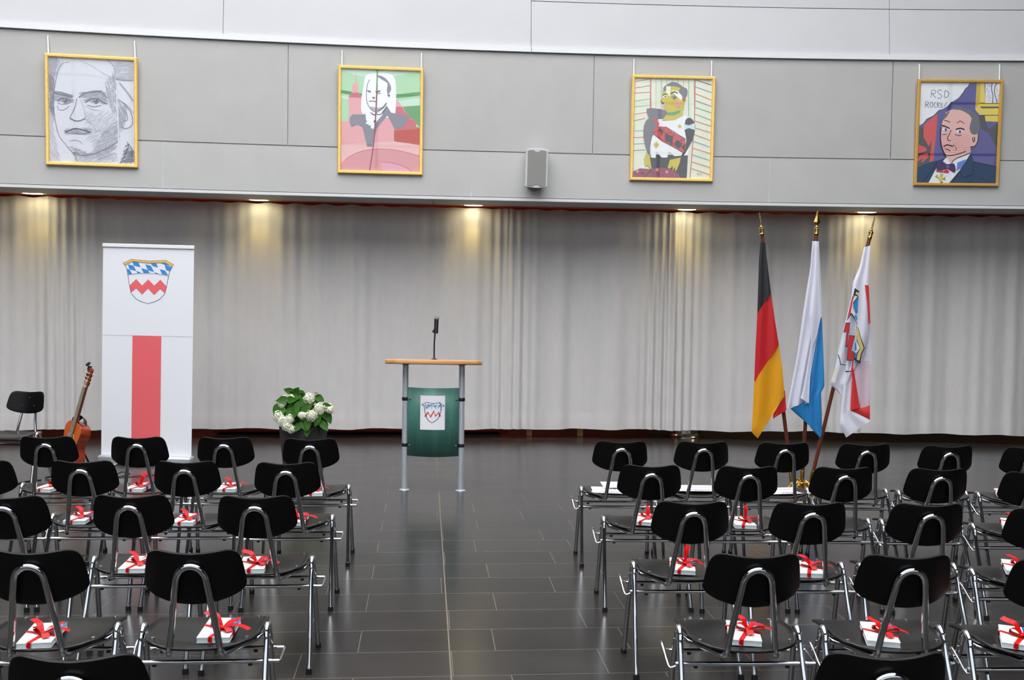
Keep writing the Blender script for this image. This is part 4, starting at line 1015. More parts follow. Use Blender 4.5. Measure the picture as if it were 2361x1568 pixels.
# ------------------------------------------------------------------ lectern and microphone
LY = 8.95
pl = at_z(932, 1131, 0.0); pr = at_z(1062, 1131, 0.0)
lc = (pl + pr)/2
lec = thing('lectern', 'wooden-topped lectern with aluminium posts and green curved panel', 'lectern', (lc.x, lc.y, 0), 0.0)
px_ = (pr.x - pl.x)/2
topz = at_y(998, 826, lc.y).z
hx = (at_y(1110,830,lc.y).x - at_y(886,826,lc.y).x)/2
mb = MB(); out = []
for i in range(44):
    a = 2*math.pi*i/44
    c_, s_ = math.cos(a), math.sin(a)
    out.append((hx*math.copysign(abs(c_)**0.62, c_), 0.14*math.copysign(abs(s_)**0.7, s_)))
rows = [[Vector((x*k, y*k*1.3, z)) for x, y in out] for (k, z) in ((0.985, topz-0.036), (1.0, topz-0.030), (1.0, topz-0.006), (0.985, topz))]
mb.grid(rows, M_BEECH, close_u=True); mb.face([(x*0.985, y*0.985*1.3, topz-0.036) for x, y in out], M_BEECH); mb.face([(x*0.985, y*0.985*1.3, topz) for x, y in out], M_BEECH)
tb = mb.build('top_board', lec, smooth=40)
TILT = math.radians(5)
Rt = Matrix.Translation((0,0,topz-0.017)) @ Matrix.Rotation(-TILT, 4, 'X') @ Matrix.Translation((0,0,-topz))
tb.data.transform(Rt)
for sx in (-1, 1):
    mb = MB(); mb.lathe([(0.0265, 0.012), (0.0265, topz-0.050)], M_ALU, c=(sx*px_, 0, 0), n=24); post = mb.build('post', lec, smooth=60)
    mb = MB(); mb.lathe([(0.0,0.0), (0.045,0.0), (0.045,0.006), (0.03,0.013), (0.0,0.013)], M_ALU, c=(sx*px_, 0, 0), n=24); mb.build('foot_plate', post, smooth=40)
    mb = MB(); mb.lathe([(0.035,topz-0.056), (0.035,topz-0.050)], M_BLACKPL, c=(sx*px_, 0, 0), n=24); mb.build('mounting_flange', post)
    for pz in (919, 1025):
        z = at_y(932, pz, lc.y).z
        mb = MB(); mb.lathe([(0.0275,z-0.015), (0.0295,z-0.012), (0.0295,z+0.012), (0.0275,z+0.015)], M_BLACKPL, c=(sx*px_, 0, 0), n=24)
        mb.box((-0.006 + sx*(px_-0.03) , -0.02, z-0.012), (0.006 + sx*(px_-0.03), -0.006, z+0.012), M_BLACKPL); mb.build('clamp', post)
M_POT_SCREW = mat('dark_steel_screw', (110,112,112), rough=0.35, metal=0.6)
z1 = at_y(998, 893, lc.y).z; z0 = at_y(998, 1050, lc.y).z; pw = px_ - 0.024
def pan(x): return -0.018 - 0.075*(1-(x/pw)**2)
mb = MB(); rows = [[Vector((pw*k/16, pan(pw*k/16), z)) for k in range(-16, 17)] for z in (z0, (z0+z1)/2, z1)]
mb.grid(rows, M_GREENWOOD)
for sx in (-1, 1):
    for pz in (919, 1025):
        z = at_y(932, pz, lc.y).z; x = sx*(pw-0.02); mb.lathe([(0.0055,0.004), (0.0045,0.007), (0.0,0.008)], M_POT_SCREW, c=(x, pan(x), z), n=10, axis=Vector((0,-1,0)))
panel = mb.build('front_panel', lec, smooth=60); panel.modifiers.new('thickness', 'SOLIDIFY').thickness = 0.008; panel.modifiers['thickness'].offset = 0
# printed sheet on the panel
yy = lc.y + pan(0) - 0.006
A = at_y(969, 912, yy); B = at_y(1026, 912, yy); D = at_y(969, 991, yy)
sw, shh = B.x-A.x, A.z-D.z
SHc = Vector(((A.x+B.x)/2 - lc.x, 0, (A.z+D.z)/2))
S = Sheet(lambda x, y: (SHc.x + ((x-415)/199-0.5)*sw, SHc.z + (0.5-(y-738)/279)*shh))
S.up(); S.mb.grid([[S.P((415+199*k/16, y)) for k in range(17)] for y in (738, 830, 924, 1017)], M_PAPER)
skb = paint('sketch_blue', (70,150,200)); skr = paint('sketch_red', (222,70,66)); skk = paint('sketch_black', (30,34,50))
S.stroke([(458,812),(470,845),(485,806),(480,842),(500,815),(510,806),(505,845),(525,806),(540,845),(548,806),(560,840),(580,806),(583,842)], 0.0105, skb)
S.stroke([(470,820),(495,818)], 0.014, skb); S.stroke([(525,825),(545,822)], 0.014, skb); S.stroke([(562,822),(582,818)], 0.014, skb); S.stroke([(458,838),(475,836)], 0.012, skb)
S.stroke([(455,910),(478,874),(500,912),(526,862),(540,905),(565,874),(576,908)], 0.016, skr)
for q in ([(425,808),(445,828)], [(428,815),(465,793),(520,802),(572,795),(607,823)], [(447,815),(455,880),(470,925),(490,945),(512,958),(540,942),(562,922),(578,880),(586,815)], [(445,850),(592,853)], [(570,790),(578,812)], [(595,830),(607,815)]):
    S.stroke(q, 0.0045, skk)
sh_o = S.mb.build('coat_of_arms_sheet', panel, smooth=0, label='white paper sheet with a sketched coat of arms')
for v in sh_o.data.vertices: v.co.y = pan(v.co.x) - 0.0062 + v.co.y*1.5
# microphone on table stand
mp_ = at_y(1001, 823, lc.y - 0.12)
mic = thing('table_microphone', 'black microphone on a small stand on top of the lectern', 'microphone', (mp_.x, lc.y-0.12, topz-0.0085))
mb = MB(); mb.lathe([(0.0,0.0), (0.032,0.0), (0.033,0.005), (0.014,0.012), (0.008,0.02), (0.0,0.02)], M_BLACKPL, n=24); mb.build('base', mic, smooth=40)
zt_ = at_y(1003, 765, lc.y-0.12).z - topz
mb = MB(); mb.tube(smooth_path([(0,0,0.01), (0,0,zt_*0.6), (0.004,0,zt_*0.9), (0.003,-0.0,zt_+0.0)], 5), 0.0065, M_BLACKPL, n=10); mb.build('stem', mic, smooth=60)
mb = MB(); mb.lathe([(0.0,-0.016), (0.012,-0.012), (0.012,0.012), (0.0,0.016)], M_BLACKPL, c=(-0.003,0.0,zt_+0.012), n=12, axis=Vector((1,0,0))); mb.tube([(0,0,zt_+0.012), (0.01,0.0,zt_+0.04)], 0.013, M_BLACKPL); mb.build('clip', mic, smooth=40)
z0m = zt_ - 0.005
mb = MB(); mb.tube([(0.014,0.0,z0m), (0.014,0.004,z0m+0.02), (0.015,0.018,z0m+0.115)], [0.0175,0.018,0.019], M_BLACKPL, n=16); mb.build('handle', mic, smooth=50)
mb = MB(); ax = Vector((0.01,0.15,1)).normalized(); mb.lathe([(0.018,0.0), (0.022,0.004), (0.0225,0.016), (0.019,0.028), (0.011,0.036), (0.0,0.038)], mat('mic_mesh', (150,146,138), rough=0.45, metal=0.7, bump=0.5, bscale=900), c=(0.015,0.018,z0m+0.114), n=18, axis=ax); mb.build('grille', mic, smooth=60)

# ------------------------------------------------------------------ hydrangea in a planter
pb = at_z(702, 1100, 0.0); PY = pb.y
pot_top = at_y(700, 981, PY).z
hyd = thing('potted_hydrangea', 'white flowering hydrangea in a tall dark grey square planter', 'plant', (at_y(700,985,PY).x, PY, 0), 0.0)
M_POT = mat('anthracite_planter', (62,62,64), rough=0.35, spec=0.4)
mb = MB(); Rz = Matrix.Rotation(math.radians(-30), 4, 'Z')
def sq(a, z): return [Rz @ Vector((x*a, y*a, z)) for x, y in ((-1,-1),(1,-1),(1,1),(-1,1))]
mb.grid([sq(0.125, 0.0), sq(0.158, pot_top), sq(0.147, pot_top), sq(0.14, pot_top-0.04)], M_POT, close_u=True)
mb.face(sq(0.14, pot_top-0.04), mat('potting_soil', (50,38,30), rough=0.9)); mb.face(list(reversed(sq(0.125, 0.0))), M_POT)
mb.build('planter', hyd, smooth=0, bevel=0.004)
Rn = random.Random(12)
M_LEAF = mat('hydrangea_leaf', (50,98,24), rough=0.5, spec=0.2, noise=0.25, nscale=12, trans=0.15); M_LEAF2 = mat('young_leaf', (118,150,52), rough=0.45, noise=0.2, nscale=14, trans=0.2); M_STEM = mat('green_stem', (88,110,50), rough=0.6)
M_PETAL = mat('white_petal', (240,240,220), rough=0.6, noise=0.05, nscale=30, trans=0.25)
def leaf(mb, base, d, ln, wd, m, droop=0.35, face=None):
    d = d.normalized(); side = d.cross(Vector(face) if face else Vector((0,0,1)))
    if side.length < 0.05: side = Vector((1,0,0))
    side.normalize(); up = side.cross(d); rows = []
    for k in range(7):
        t = k/6.0; wv = wd*math.sin(math.pi*min(1, t*0.93+0.05))**0.8*(1-0.25*t)
        c = base + d*ln*t - Vector((0,0,1))*droop*ln*t*t
        rows.append([c - side*wv/2 + up*wv*0.15, c - up*wv*0.02, c + side*wv/2 + up*wv*0.15])
    mb.grid(rows, m)
CZ = pot_top + 0.16
LEAF = MB(); STM = MB()
def hp(zx, zy, y=0.0):                 # from the zoomed view of the plant to its own space
    q = at_y(560 + zx/4.9, 860 + zy/4.9, PY + y); return q - Vector(hyd.location)
heads = [(400,490,-.14,62),(450,545,-.16,58),(500,600,-.17,56),(545,635,-.17,44),(530,520,-.15,48),(675,480,-.16,46),(775,480,-.17,62),(745,290,-.08,60),(862,400,-.12,64),(985,415,-.05,42),(440,358,-.06,34),(545,280,-.02,34),(470,280,0.02,30),(975,370,-.02,26)]
for i in range(190):
    a = Rn.uniform(0, 2*math.pi); el = Rn.uniform(-0.35, 1.25)
    dirv = Vector((math.cos(a)*math.cos(el), math.sin(a)*math.cos(el)*0.8, math.sin(el)))
    base = Vector((0,0,pot_top+0.05)) + Vector((dirv.x*0.13, dirv.y*0.12, dirv.z*0.15 + 0.02))
    tg = Vector((Rn.gauss(0,1), Rn.gauss(0,1), Rn.gauss(-0.5,0.8))); tg = (tg - dirv*tg.dot(dirv)).normalized()
    leaf(LEAF, base + dirv*0.02, tg + dirv*Rn.uniform(0.2,0.8), Rn.uniform(0.08, 0.125), Rn.uniform(0.06, 0.085), M_LEAF, Rn.uniform(0.05,0.3), dirv)
for (zx, zy, y, ang) in ((440,430,-.17,200),(620,370,-.17,260),(600,420,-.18,250),(540,430,-.17,230),(720,430,-.19,250),(740,540,-.2,270),(630,600,-.2,220),(690,560,-.19,300),(730,630,-.19,270),(900,570,-.16,320),(850,520,-.17,250),(600,220,0.0,60),(540,300,-.1,10),(470,300,-.1,180),(860,280,0.0,340),(385,390,-.08,250),(930,380,-.08,20),(960,480,-.06,300),(690,330,-.12,200),(740,370,-.14,210),(550,210,0.0,150),(660,230,0.02,330)):
    a = math.radians(ang); leaf(LEAF, hp(zx, zy, y) - Vector((math.cos(a)*0.04, 0, math.sin(a)*0.04)), Vector((math.cos(a), -0.35, math.sin(a))), Rn.uniform(0.10,0.125), Rn.uniform(0.068,0.085), M_LEAF, 0.1, (0.1,-1,0.35))
for (zx, zy) in ((600,190),(545,210),(835,235),(445,270),(500,290),(610,300),(375,320),(885,320),(945,350),(780,400)):
    for q in range(7):
        a = Rn.uniform(0,6.28); leaf(LEAF, hp(zx, zy, -0.02) + Vector((Rn.uniform(-.012,.012), Rn.uniform(-.012,.012), 0)), Vector((math.cos(a), math.sin(a)*0.7, 0.5)), 0.026, 0.018, M_LEAF2, 0.2)
for (zx, zy, y, rr) in heads:
    e = hp(zx, zy, y); STM.tube(smooth_path([(Rn.uniform(-.05,.05), Rn.uniform(-.05,.05), pot_top-0.03), (e.x*0.5, e.y*0.5, pot_top+0.06), (e.x, e.y+0.01, e.z-0.01)], 4), 0.0035, M_STEM, n=6)
LEAF.build('foliage', hyd, smooth=60); STM.build('stems', hyd, smooth=60)
for (zx, zy, y, rr) in heads:
    c = hp(zx, zy, y - 0.05); R_ = rr/4.9*PY/2300.0
    mb = MB(); n = int(26 + rr*0.9)
    for k in range(n):
        zc = 1 - 2*(k+0.5)/n; ph = k*2.39996; rad = math.sqrt(1-zc*zc)
        d = Vector((rad*math.cos(ph), rad*math.sin(ph), zc)); ctr = c + d*R_*Rn.uniform(0.72,1.12)
        u = d.orthogonal().normalized(); v = d.cross(u); s_ = Rn.uniform(0.010,0.014); a0 = Rn.uniform(0,1.57)
        for p4 in range(4):
            a = a0 + p4*math.pi/2; e1 = u*math.cos(a) + v*math.sin(a); e2 = -u*math.sin(a) + v*math.cos(a)
            mb.face([ctr, ctr + e1*s_*0.6 - e2*s_*0.5 + d*0.002, ctr + e1*s_*1.15 + d*0.003, ctr + e1*s_*0.6 + e2*s_*0.5 + d*0.002], M_PETAL)
    mb.build('flower_head', hyd, smooth=0)

# ------------------------------------------------------------------ flags and their stand
FY = 8.75
def fp(px, py, dy=0.0): return at_y(px, py, FY + dy)
base = at_z(1850, 1136, 0.0); base.y = FY + 0.05; base.x = fp(1850,1120).x
st = thing('flag_stand', 'polished brass flag stand holding three poles, behind the front row', 'flag stand', (base.x, base.y, 0))
mb = MB()
mb.lathe([(0.0,0.0), (0.15,0.0), (0.15,0.012), (0.10,0.03), (0.05,0.05), (0.028,0.09), (0.02,0.11), (0.0,0.11)], M_BRASS, n=32)
mb.build('base', st, smooth=40)
for k in range(4):
    a = math.pi/4 + k*math.pi/2
    mb = MB(); mb.tube(smooth_path([(0,0,0.12), (0.07*math.cos(a), 0.07*math.sin(a), 0.09), (0.13*math.cos(a), 0.13*math.sin(a), 0.02)], 4), 0.009, M_BRASS, n=8); mb.build('foot_scroll', st, smooth=60)
FLAGS = {'l': ((1751,489),(1757,540),(1826,1112)), 'c': ((1885,484),(1882,540),(1849,1112)), 'r': ((2017,500),(2005,548),(1869,1112))}
mb = MB(); q0 = fp(1826,1112) - Vector(st.location); q1 = fp(1873,1108) - Vector(st.location); zc = (q0.z+q1.z)/2
mb.tube([(q0.x,-0.05,zc-0.012), (0,-0.05,zc-0.012), (q1.x,-0.05,zc-0.012)], 0.009, M_BRASS, n=10); mb.tube([(0,0,0.1), (0,-0.02,zc*0.7), (0,-0.05,zc)], 0.014, M_BRASS, n=12); mb.build('cross_arm', st, smooth=60)
for key in 'lcr':
    b = fp(*FLAGS[key][2]); tdir = (fp(*FLAGS[key][1]) - b).normalized()
    b = b - Vector(st.location)
    mb = MB(); mb.lathe([(0.0,-0.012), (0.020,-0.012), (0.022,-0.004), (0.0185,0.0), (0.0185,0.10), (0.021,0.104), (0.0175,0.106), (0.0165,0.0), (0.0,0.0)], M_BRASS, c=b, n=18, axis=tdir); mb.build('socket', st, smooth=40)

def strip(pts, n):                       # resample a polyline to n+1 points
    P = [Vector(p) for p in pts]; L = [0]
    for a, b in zip(P, P[1:]): L.append(L[-1] + (b-a).length)
    out = []; T = L[-1]
    for i in range(n+1):
        d = T*i/n; j = 0
        while j < len(L)-2 and L[j+1] < d: j += 1
        f = (d-L[j])/max(1e-9, L[j+1]-L[j]); out.append(P[j].lerp(P[j+1], min(1, max(0, f))))
    return out
def cloth_patch(mb, left, right, m, loc, depth=0.0, fold=3.0, amp=0.02, phase=0.0, n=28, rows=26, thick=0.03, back=True):
    """cloth between a left and a right edge (photo points, top to bottom), folded in depth, front layer and returned back layer"""
    lw = [(a, b, 0) for a, b in left]; rw = [(a, b, 0) for a, b in right]
    Lp = strip(lw, rows); Rp = strip(rw, rows); g = []; gb = []
    for i in range(rows+1):
        r = []; rb = []
        for j in range(n+1):
            t = j/n; q = Lp[i].lerp(Rp[i], t)
            w = (Rp[i]-Lp[i]).length/2300*FY
            edge = math.sin(math.pi*t)
            a_ = amp*min(1.0, w/0.2)
            dy = depth - a_*math.sin(fold*math.pi*2*t*(0.8+0.2*i/rows) + phase + 0.7*i/rows) - thick*min(1.0, w/0.25)*edge
            r.append(at_y(q.x, q.y, FY - 0.04 + dy) - loc)
            rb.append(at_y(q.x, q.y, FY - 0.03 + depth + 0.004 + thick*min(1.0, w/0.25)*edge*0.8 + a_*0.6*math.sin(fold*math.pi*2*t+1.0)) - loc)
        g.append(r); gb.append(rb)
    mb.grid(g, m)
    if back: mb.grid(gb, m)
def on_cloth(mb, polys, loc, depth):      # marks printed on the cloth, a hair in front of it
    for k, (pts, m) in enumerate(polys):
        mb.face([at_y(a, b, FY - 0.04 + depth - 0.0004*k) - loc for a, b in pts], m)
def flagpole(name, label, key, group):
    tip, top, bot = FLAGS[key]
    B = fp(*bot); T = fp(*top); loc = Vector((B.x, FY, 0)); f = thing(name, label, 'flag', loc, 0, group)
    d = (T-B).normalized()
    mb = MB(); mb.tube([B - loc, T - loc], 0.0165, M_POLE, n=16); mb.build('pole', f, smooth=60)
    mb = MB(); mb.lathe([(0.0,-0.01), (0.021,-0.01), (0.022,0.004), (0.019,0.01), (0.019,0.035), (0.024,0.042), (0.024,0.05), (0.012,0.058), (0.015,0.066), (0.009,0.074), (0.0,0.076)], M_BRASS, c=T-loc, n=18, axis=d)
    tipv = fp(*tip) - loc; b0 = T - loc + d*0.07; ln = (tipv - b0).length
    ang = {'l': 1.35, 'c': 0.1, 'r': 1.25}[key]
    side = Vector((math.cos(ang), math.sin(ang), 0)); side = (side - d*side.dot(d)).normalized(); nr = d.cross(side)
    prof = [(0.0,0.0), (0.009,0.008), (0.012,0.014), (0.031,0.030), (0.027,0.042), (0.016,0.075), (0.006,ln*0.9), (0.0,ln)]
    rows = [[b0 + d*z + side*x*cs + nr*min(0.008, 0.003 + x*0.25)*sn for cs, sn in ((1,0),(0,1),(-1,0),(0,-1))] for x, z in prof]
    mb.grid(rows, M_BRASS, close_u=True)
    mb.build('spear_finial', f, smooth=25)
    return f, loc
FG = 'flags in the brass stand'
M_FBLACK = mat('flag_black', (26,26,30), rough=0.55, sheen=0.2, trans=0.1); M_FRED = mat('flag_red', (206,28,36), rough=0.45, sheen=0.2, trans=0.2); M_FGOLD = mat('flag_gold', (236,166,10), rough=0.45, sheen=0.2, trans=0.2)
M_FWHITE = mat('flag_white', (234,234,246), rough=0.5, sheen=0.2, trans=0.25); M_FBLUE = mat('flag_blue', (40,140,208), rough=0.45, sheen=0.2, trans=0.2); M_FRED2 = mat('flag_coral_red', (222,56,56), rough=0.45, sheen=0.2, trans=0.25); M_FPINK = mat('flag_show_through_pink', (232,208,222), rough=0.5, trans=0.25); M_FLINE = mat('flag_outline', (34,36,62), rough=0.5); M_FYEL = mat('flag_yellow', (206,186,104), rough=0.5)
# black-red-gold
f, loc = flagpole('flag', 'draped black, red and gold flag, left of the three', 'l', FG)
mb = MB()
E = [[(1753,558),(1750,600),(1746,722)], [(1765,560),(1770,620),(1778,676)]]
cloth_patch(mb, E[0], E[1], M_FBLACK, loc, fold=1.3, amp=0.012)
cloth_patch(mb, [(1746,722),(1742,800),(1739,880)], [(1778,676),(1787,740),(1796,795)], M_FRED, loc, fold=1.3, amp=0.014)
cloth_patch(mb, [(1739,880),(1736,940),(1733,996),(1747,1011)], [(1796,795),(1804,850),(1809,915),(1800,928)], M_FGOLD, loc, fold=1.3, amp=0.016, rows=30)
mb.face([fp(1733,996)-loc, fp(1747,1011)-loc, fp(1800,928)-loc, fp(1809,915)-loc], M_FGOLD)
cloth_patch(mb, [(1790,900),(1782,966)], [(1810,900),(1813,946)], M_FRED, loc, depth=-0.005, fold=1, amp=0.01, rows=10)
o = mb.build('cloth', f, smooth=60)
# white-blue
f, loc = flagpole('flag', 'draped white and light blue flag on the middle pole', 'c', FG)
mb = MB()
cloth_patch(mb, [(1873,556),(1868,620),(1858,680),(1848,745),(1836,830),(1824,890),(1814,941)], [(1887,556),(1884,620),(1888,680),(1888,760),(1880,800),(1868,870),(1862,930)], M_FWHITE, loc, fold=2.2, amp=0.022, rows=40)
cloth_patch(mb, [(1880,558),(1876,640),(1866,720),(1870,790),(1862,840),(1850,905),(1846,918)], [(1887,558),(1888,640),(1893,730),(1884,770),(1873,800),(1868,870),(1865,930)], M_FWHITE, loc, depth=-0.035, fold=1.0, amp=0.012, rows=40)
cloth_patch(mb, [(1884,560),(1885,650),(1886,740)], [(1888,556),(1893,660),(1896,730)], M_FWHITE, loc, depth=0.0, fold=1, amp=0.008)
cloth_patch(mb, [(1888,742),(1880,800),(1868,860),(1862,930),(1868,985),(1891,1010)], [(1895,730),(1898,800),(1901,890),(1893,905),(1895,960),(1895,1000)], M_FBLUE, loc, depth=0.005, fold=1.4, amp=0.02, rows=40)
cloth_patch(mb, [(1822,942),(1836,955),(1860,975)], [(1868,920),(1872,950),(1872,990)], M_FBLUE, loc, depth=-0.002, fold=1.2, amp=0.012, rows=14)
o = mb.build('cloth', f, smooth=60)
# white with red and arms
f, loc = flagpole('flag', 'draped white flag with red patches and coat of arms, right of the three', 'r', FG)
mb = MB()
cloth_patch(mb, [(1992,570),(1982,615),(1967,650),(1962,690),(1948,745),(1934,805),(1925,850),(1914,886),(1940,912)], [(2008,566),(2004,620),(2004,700),(2006,760),(2000,800),(1990,840),(1975,860),(1960,900),(1945,915)], M_FWHITE, loc, fold=1.6, amp=0.016, rows=48, depth=0.0)
cloth_patch(mb, [(2000,570),(1990,650),(1990,720),(1982,780),(1972,838)], [(2008,566),(2003,620),(2006,720),(2008,780),(2011,840)], M_FWHITE, loc, fold=1, amp=0.008, depth=0.02, rows=30)
cloth_patch(mb, [(1994,657),(2000,700),(2003,747)], [(2003,658),(2005,700),(2007,746)], M_FRED2, loc, fold=1, amp=0.004, depth=-0.03, rows=12, back=False)
cloth_patch(mb, [(1952,830),(1946,880),(1940,930),(1936,980),(1951,1009)], [(1968,830),(1966,880),(1962,930),(1962,946),(2007,970)], M_FWHITE, loc, fold=1.3, amp=0.016, depth=-0.02, rows=36)
cloth_patch(mb, [(1967,832),(1966,880),(1975,920),(1983,940)], [(2005,832),(2006,880),(2006,920),(2006,932)], M_FPINK, loc, fold=1.2, amp=0.012, depth=-0.005, rows=26)
cloth_patch(mb, [(1966,850),(1963,900),(1961,946)], [(1968,850),(1976,900),(1983,941)], M_FRED2, loc, fold=1, amp=0.006, depth=-0.045, rows=16, back=False)
cloth_patch(mb, [(1961,946),(1975,953),(2006,968)], [(1983,940),(1995,938),(2006,934)], M_FRED2, loc, fold=1, amp=0.004, depth=-0.03, rows=10, back=False)
DP = -0.062
def zz(x, y): return (1880 + x*0.2423, 640 + y*0.2423)
marks = [([(352,175),(362,180),(335,340),(300,400)], M_FRED2), ([(375,100),(418,130),(410,165),(400,180),(370,170),(358,180)], M_FLINE), ([(388,135),(416,145),(412,170),(380,160)], M_FYEL),
         ([(358,180),(380,168),(410,180),(400,330),(385,345),(358,245)], M_FLINE), ([(362,185),(382,172),(402,182),(358,240)], M_FWHITE), ([(360,250),(408,190),(402,310),(384,340)], M_FBLUE), ([(352,270),(380,345),(372,365),(342,335)], M_FWHITE), ([(384,350),(398,380),(396,415),(374,375)], M_FBLUE),
         ([(298,405),(340,335),(350,345),(380,395),(376,400),(342,352),(300,410)], M_FLINE), ([(340,345),(385,405),(400,450),(396,450),(380,410),(342,355)], M_FLINE),
         ([(288,428),(332,428),(322,520),(312,550),(308,660),(282,663),(300,520),(266,523)], M_FLINE), ([(290,434),(328,433),(318,516),(304,655),(288,657),(306,516),(272,518)], M_FRED2),
         ([(320,548),(378,553),(340,698),(370,705),(362,792),(298,790)], M_FLINE), ([(322,554),(372,558),(334,703),(365,708),(358,786),(302,784)], M_FRED2),
         ([(388,455),(410,480),(430,560),(470,672),(440,730),(428,820),(366,780),(370,720),(400,690)], M_FLINE), ([(392,462),(406,480),(424,560),(460,672),(432,725),(420,790),(392,782),(402,725),(432,672),(402,610),(390,520)], M_FYEL), ([(396,612),(428,670),(398,712),(384,730),(376,690),(384,625)], M_FWHITE), ([(376,625),(388,620),(392,690),(376,700)], M_FBLUE), ([(372,735),(398,708),(392,755),(378,770)], M_FBLUE),
         ([(212,735),(218,730),(234,770),(242,820),(290,832),(290,838),(236,828),(228,780)], M_FLINE), ([(286,888),(330,890),(352,872),(353,882),(332,898),(286,902)], M_FLINE),
         ([(352,800),(364,785),(352,960),(338,890)], M_FRED2), ([(190,860),(214,858),(190,1000),(162,992)], mat('flag_cream', (232,226,210), rough=0.5))]
MK = MB()
on_cloth(MK, [([zz(*p) for p in pts], m) for pts, m in marks], loc, DP)
cl = mb.build('cloth', f, smooth=60)
MK.build('printed_arms', cl, smooth=0)

# ------------------------------------------------------------------ guitar on its stand
GY = 8.85
gb = at_y(172, 1098, GY)
gt = thing('acoustic_guitar', 'amber classical guitar with dark neck standing beside the banner', 'guitar', (at_y(134,1098,GY).x, GY, 0.0))
Mg = Matrix.Translation((0.02, 0.0, 0.05)) @ Matrix.Rotation(math.radians(-40), 4, 'Z') @ Matrix.Rotation(math.radians(9.5), 4, 'Y') @ Matrix.Rotation(math.radians(-12), 4, 'X')
gt.matrix_world = Matrix.Translation(gt.location) @ Mg
# local frame: x across, z up the neck, -y towards the player's front
half = [(0.0,0.0),(0.06,0.002),(0.115,0.02),(0.155,0.06),(0.178,0.115),(0.175,0.17),(0.150,0.225),(0.124,0.265),(0.118,0.30),(0.127,0.345),(0.139,0.39),(0.138,0.425),(0.115,0.462),(0.075,0.482),(0.03,0.487),(0.0,0.487)]
sm = [(q.x, q.y) for q in smooth_path([Vector((a,b,0)) for a,b in half], 4)]
outl = sm + [(-a, b) for a, b in reversed(sm[1:-1])]
mb = MB(); mb.grid([[Vector((a, 0.0, b)) for a, b in outl], [Vector((a, 0.092, b)) for a, b in outl]], M_ROSEWOOD, close_u=True); mb.face([(a, 0.092, b) for a, b in outl], M_ROSEWOOD); mb.build('body', gt, smooth=40)
mb = MB(); mb.prism([(a*1.006, b) for a, b in outl], -0.004, 0.0, M_SPRUCE); mb.build('soundboard', gt, smooth=0)
mb = MB(); mb.lathe([(0.058,0.0), (0.058,0.0012), (0.044,0.0014)], mat('rosette', (190,160,100), rough=0.4), c=(0,-0.004,0.335), n=32, axis=Vector((0,-1,0))); mb.lathe([(0.043,0.0015), (0.0,0.0016)], M_DARK, c=(0,-0.004,0.335), n=32, axis=Vector((0,-1,0))); mb.build('soundhole', gt, smooth=0)
mb = MB(); mb.box((-0.09,-0.013,0.115), (0.09,-0.004,0.145), M_FINGERB); mb.build('bridge', gt, bevel=0.003)
mb = MB(); mb.prism([(-0.031,0.38),(0.031,0.38),(0.026,0.815),(-0.026,0.815)], -0.013, -0.005, M_FINGERB)
for k in range(1, 19):
    z = 0.815 - 0.65*(1-2**(-k/12)); mb.box((-0.029,-0.0145,z-0.001), (0.029,-0.0128,z+0.001), M_CHROME)
mb.build('fingerboard', gt, smooth=0)
mb = MB(); mb.grid([[Vector((wd*math.cos(a), -0.005+0.026*max(0,math.sin(a)), z)) for a in [math.pi*k/8 for k in range(9)]] for wd, z in ((0.031,0.47),(0.026,0.80),(0.026,0.82))], M_ROSEWOOD); mb.build('neck', gt, smooth=60)
mb = MB(); mb.box((-0.026,-0.016,0.815), (0.026,-0.005,0.821), mat('ivory_nut', (236,228,206), rough=0.4)); mb.build('nut', gt)
hs = [(-0.027,0.821),(0.027,0.821),(0.037,0.85),(0.037,0.97),(0.025,0.985),(0.008,0.992),(-0.008,0.992),(-0.025,0.985),(-0.037,0.97),(-0.037,0.85)]
mb = MB(); mb.prism(hs, -0.008, 0.012, M_ROSEWOOD)
for sx in (-1, 1): mb.box((sx*0.016-0.005,-0.0085,0.855), (sx*0.016+0.005,-0.0078,0.955), M_DARK)
mb.build('headstock', gt, smooth=0, bevel=0.002)
for sx in (-1, 1):
    for k in range(3):
        z = 0.868 + k*0.036
        mb = MB(); mb.tube([(sx*0.036,0.004,z), (sx*0.055,0.004,z)], 0.0025, M_BRASS, n=8); mb.lathe([(0.0,0.0), (0.008,0.003), (0.009,0.010), (0.0,0.014)], MATS['ivory_nut'], c=(sx*0.052,0.004,z), n=10, axis=Vector((sx,0,0)))
        mb.tube([(sx*0.010,-0.011,z), (sx*0.022,-0.011,z)], 0.005, MATS['ivory_nut'], n=8); mb.build('tuning_peg', gt, smooth=40)
mb = MB()
for k in range(6):
    x = (k-2.5)*0.0088; mb.tube([(x*1.2,-0.014,0.13), (x*0.95,-0.0165,0.818), (x*0.9,-0.012,0.86+0.012*k)], 0.0007, MATS['ivory_nut'], n=5)
mb.build('strings', gt, smooth=0)
mb = MB(); mb.box((-0.036,-0.014,0.965), (-0.016,0.016,1.0), M_BLACKPL); mb.lathe([(0.0,-0.006), (0.022,-0.005), (0.024,0.0), (0.022,0.006), (0.0,0.007)], M_BLACKPL, c=(-0.045,-0.012,1.012), n=16, axis=Vector((-0.1,-0.8,0.6))); mb.build('clip_tuner', gt, smooth=40)
mb = MB()
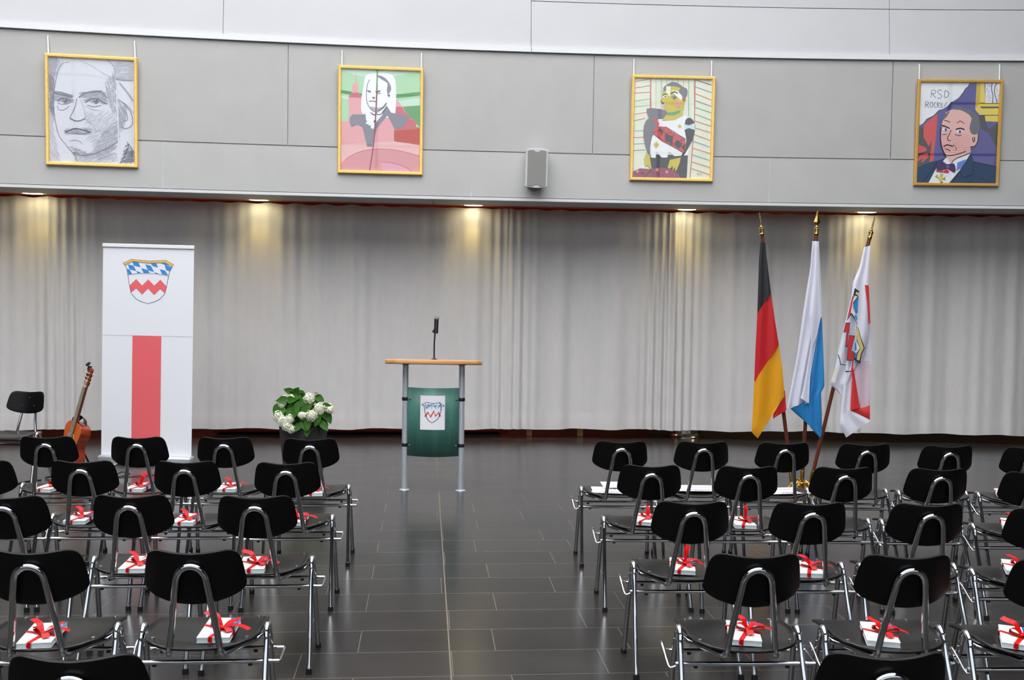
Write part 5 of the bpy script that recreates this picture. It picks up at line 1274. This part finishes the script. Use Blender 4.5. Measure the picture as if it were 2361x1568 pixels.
ribp = [(-0.05,0.03,0.47),(-0.13,0.06,0.50),(-0.19,0.09,0.42),(-0.20,0.11,0.25),(-0.15,0.12,0.10)]
P = smooth_path(ribp, 6); mb.grid([[q + Vector((0,-0.022,0.006)), q + Vector((0,0.022,-0.006))] for q in P], M_BLACKPL)
P = smooth_path([(-0.06,0.03,0.475),(-0.02,0.05,0.535),(0.05,0.05,0.53),(0.09,0.045,0.49)], 6); mb.grid([[q + Vector((0,-0.02,0.012)), q + Vector((0,0.02,-0.012))] for q in P], M_BLACKPL)
mb.build('strap', gt, smooth=60, solid=0.003)
gs = thing('guitar_stand', 'black tube stand under the guitar beside the banner', 'guitar stand', (gt.location.x+0.03, GY+0.02, 0))
mb = MB(); rot = Matrix.Rotation(math.radians(-40), 3, 'Z')
mb.tube([rot @ Vector(q) for q in ((-0.16,-0.10,0.01),(-0.09,0.06,0.045),(0,0.15,0.30),(0.0,0.20,0.42))], 0.009, M_BLACKPL, n=8)
mb.tube([rot @ Vector(q) for q in ((0.16,-0.10,0.01),(0.09,0.06,0.045),(0,0.15,0.30))], 0.009, M_BLACKPL, n=8)
mb.tube([rot @ Vector(q) for q in ((0,0.14,0.30),(0,0.28,0.01))], 0.009, M_BLACKPL, n=8)
mb.build('tripod', gs, smooth=60)
for sx in (-1, 1):
    mb = MB(); mb.tube([rot @ Vector(q) for q in ((sx*0.11,0.06,0.035),(sx*0.11,-0.06,0.03),(sx*0.11,-0.075,0.06))], 0.010, M_RUBBER, n=8); mb.build('cradle_arm', gs, smooth=60)
# cable on the floor by the guitar
mb = MB(); mb.tube(smooth_path([at_z(x, y, 0.005) for x, y in ((95,1106),(50,1112),(30,1122),(10,1128),(-40,1126))], 5), 0.005, M_BLACKPL, n=8)
mb.tube(smooth_path([at_z(x, y, 0.005) for x, y in ((265,1096),(280,1088),(300,1092),(270,1100),(310,1098),(360,1094))], 5), 0.004, M_BLACKPL, n=8)
tag(mb.build('floor_cable', smooth=60), 'thin black cable lying on the floor near the guitar and banner', 'cable')
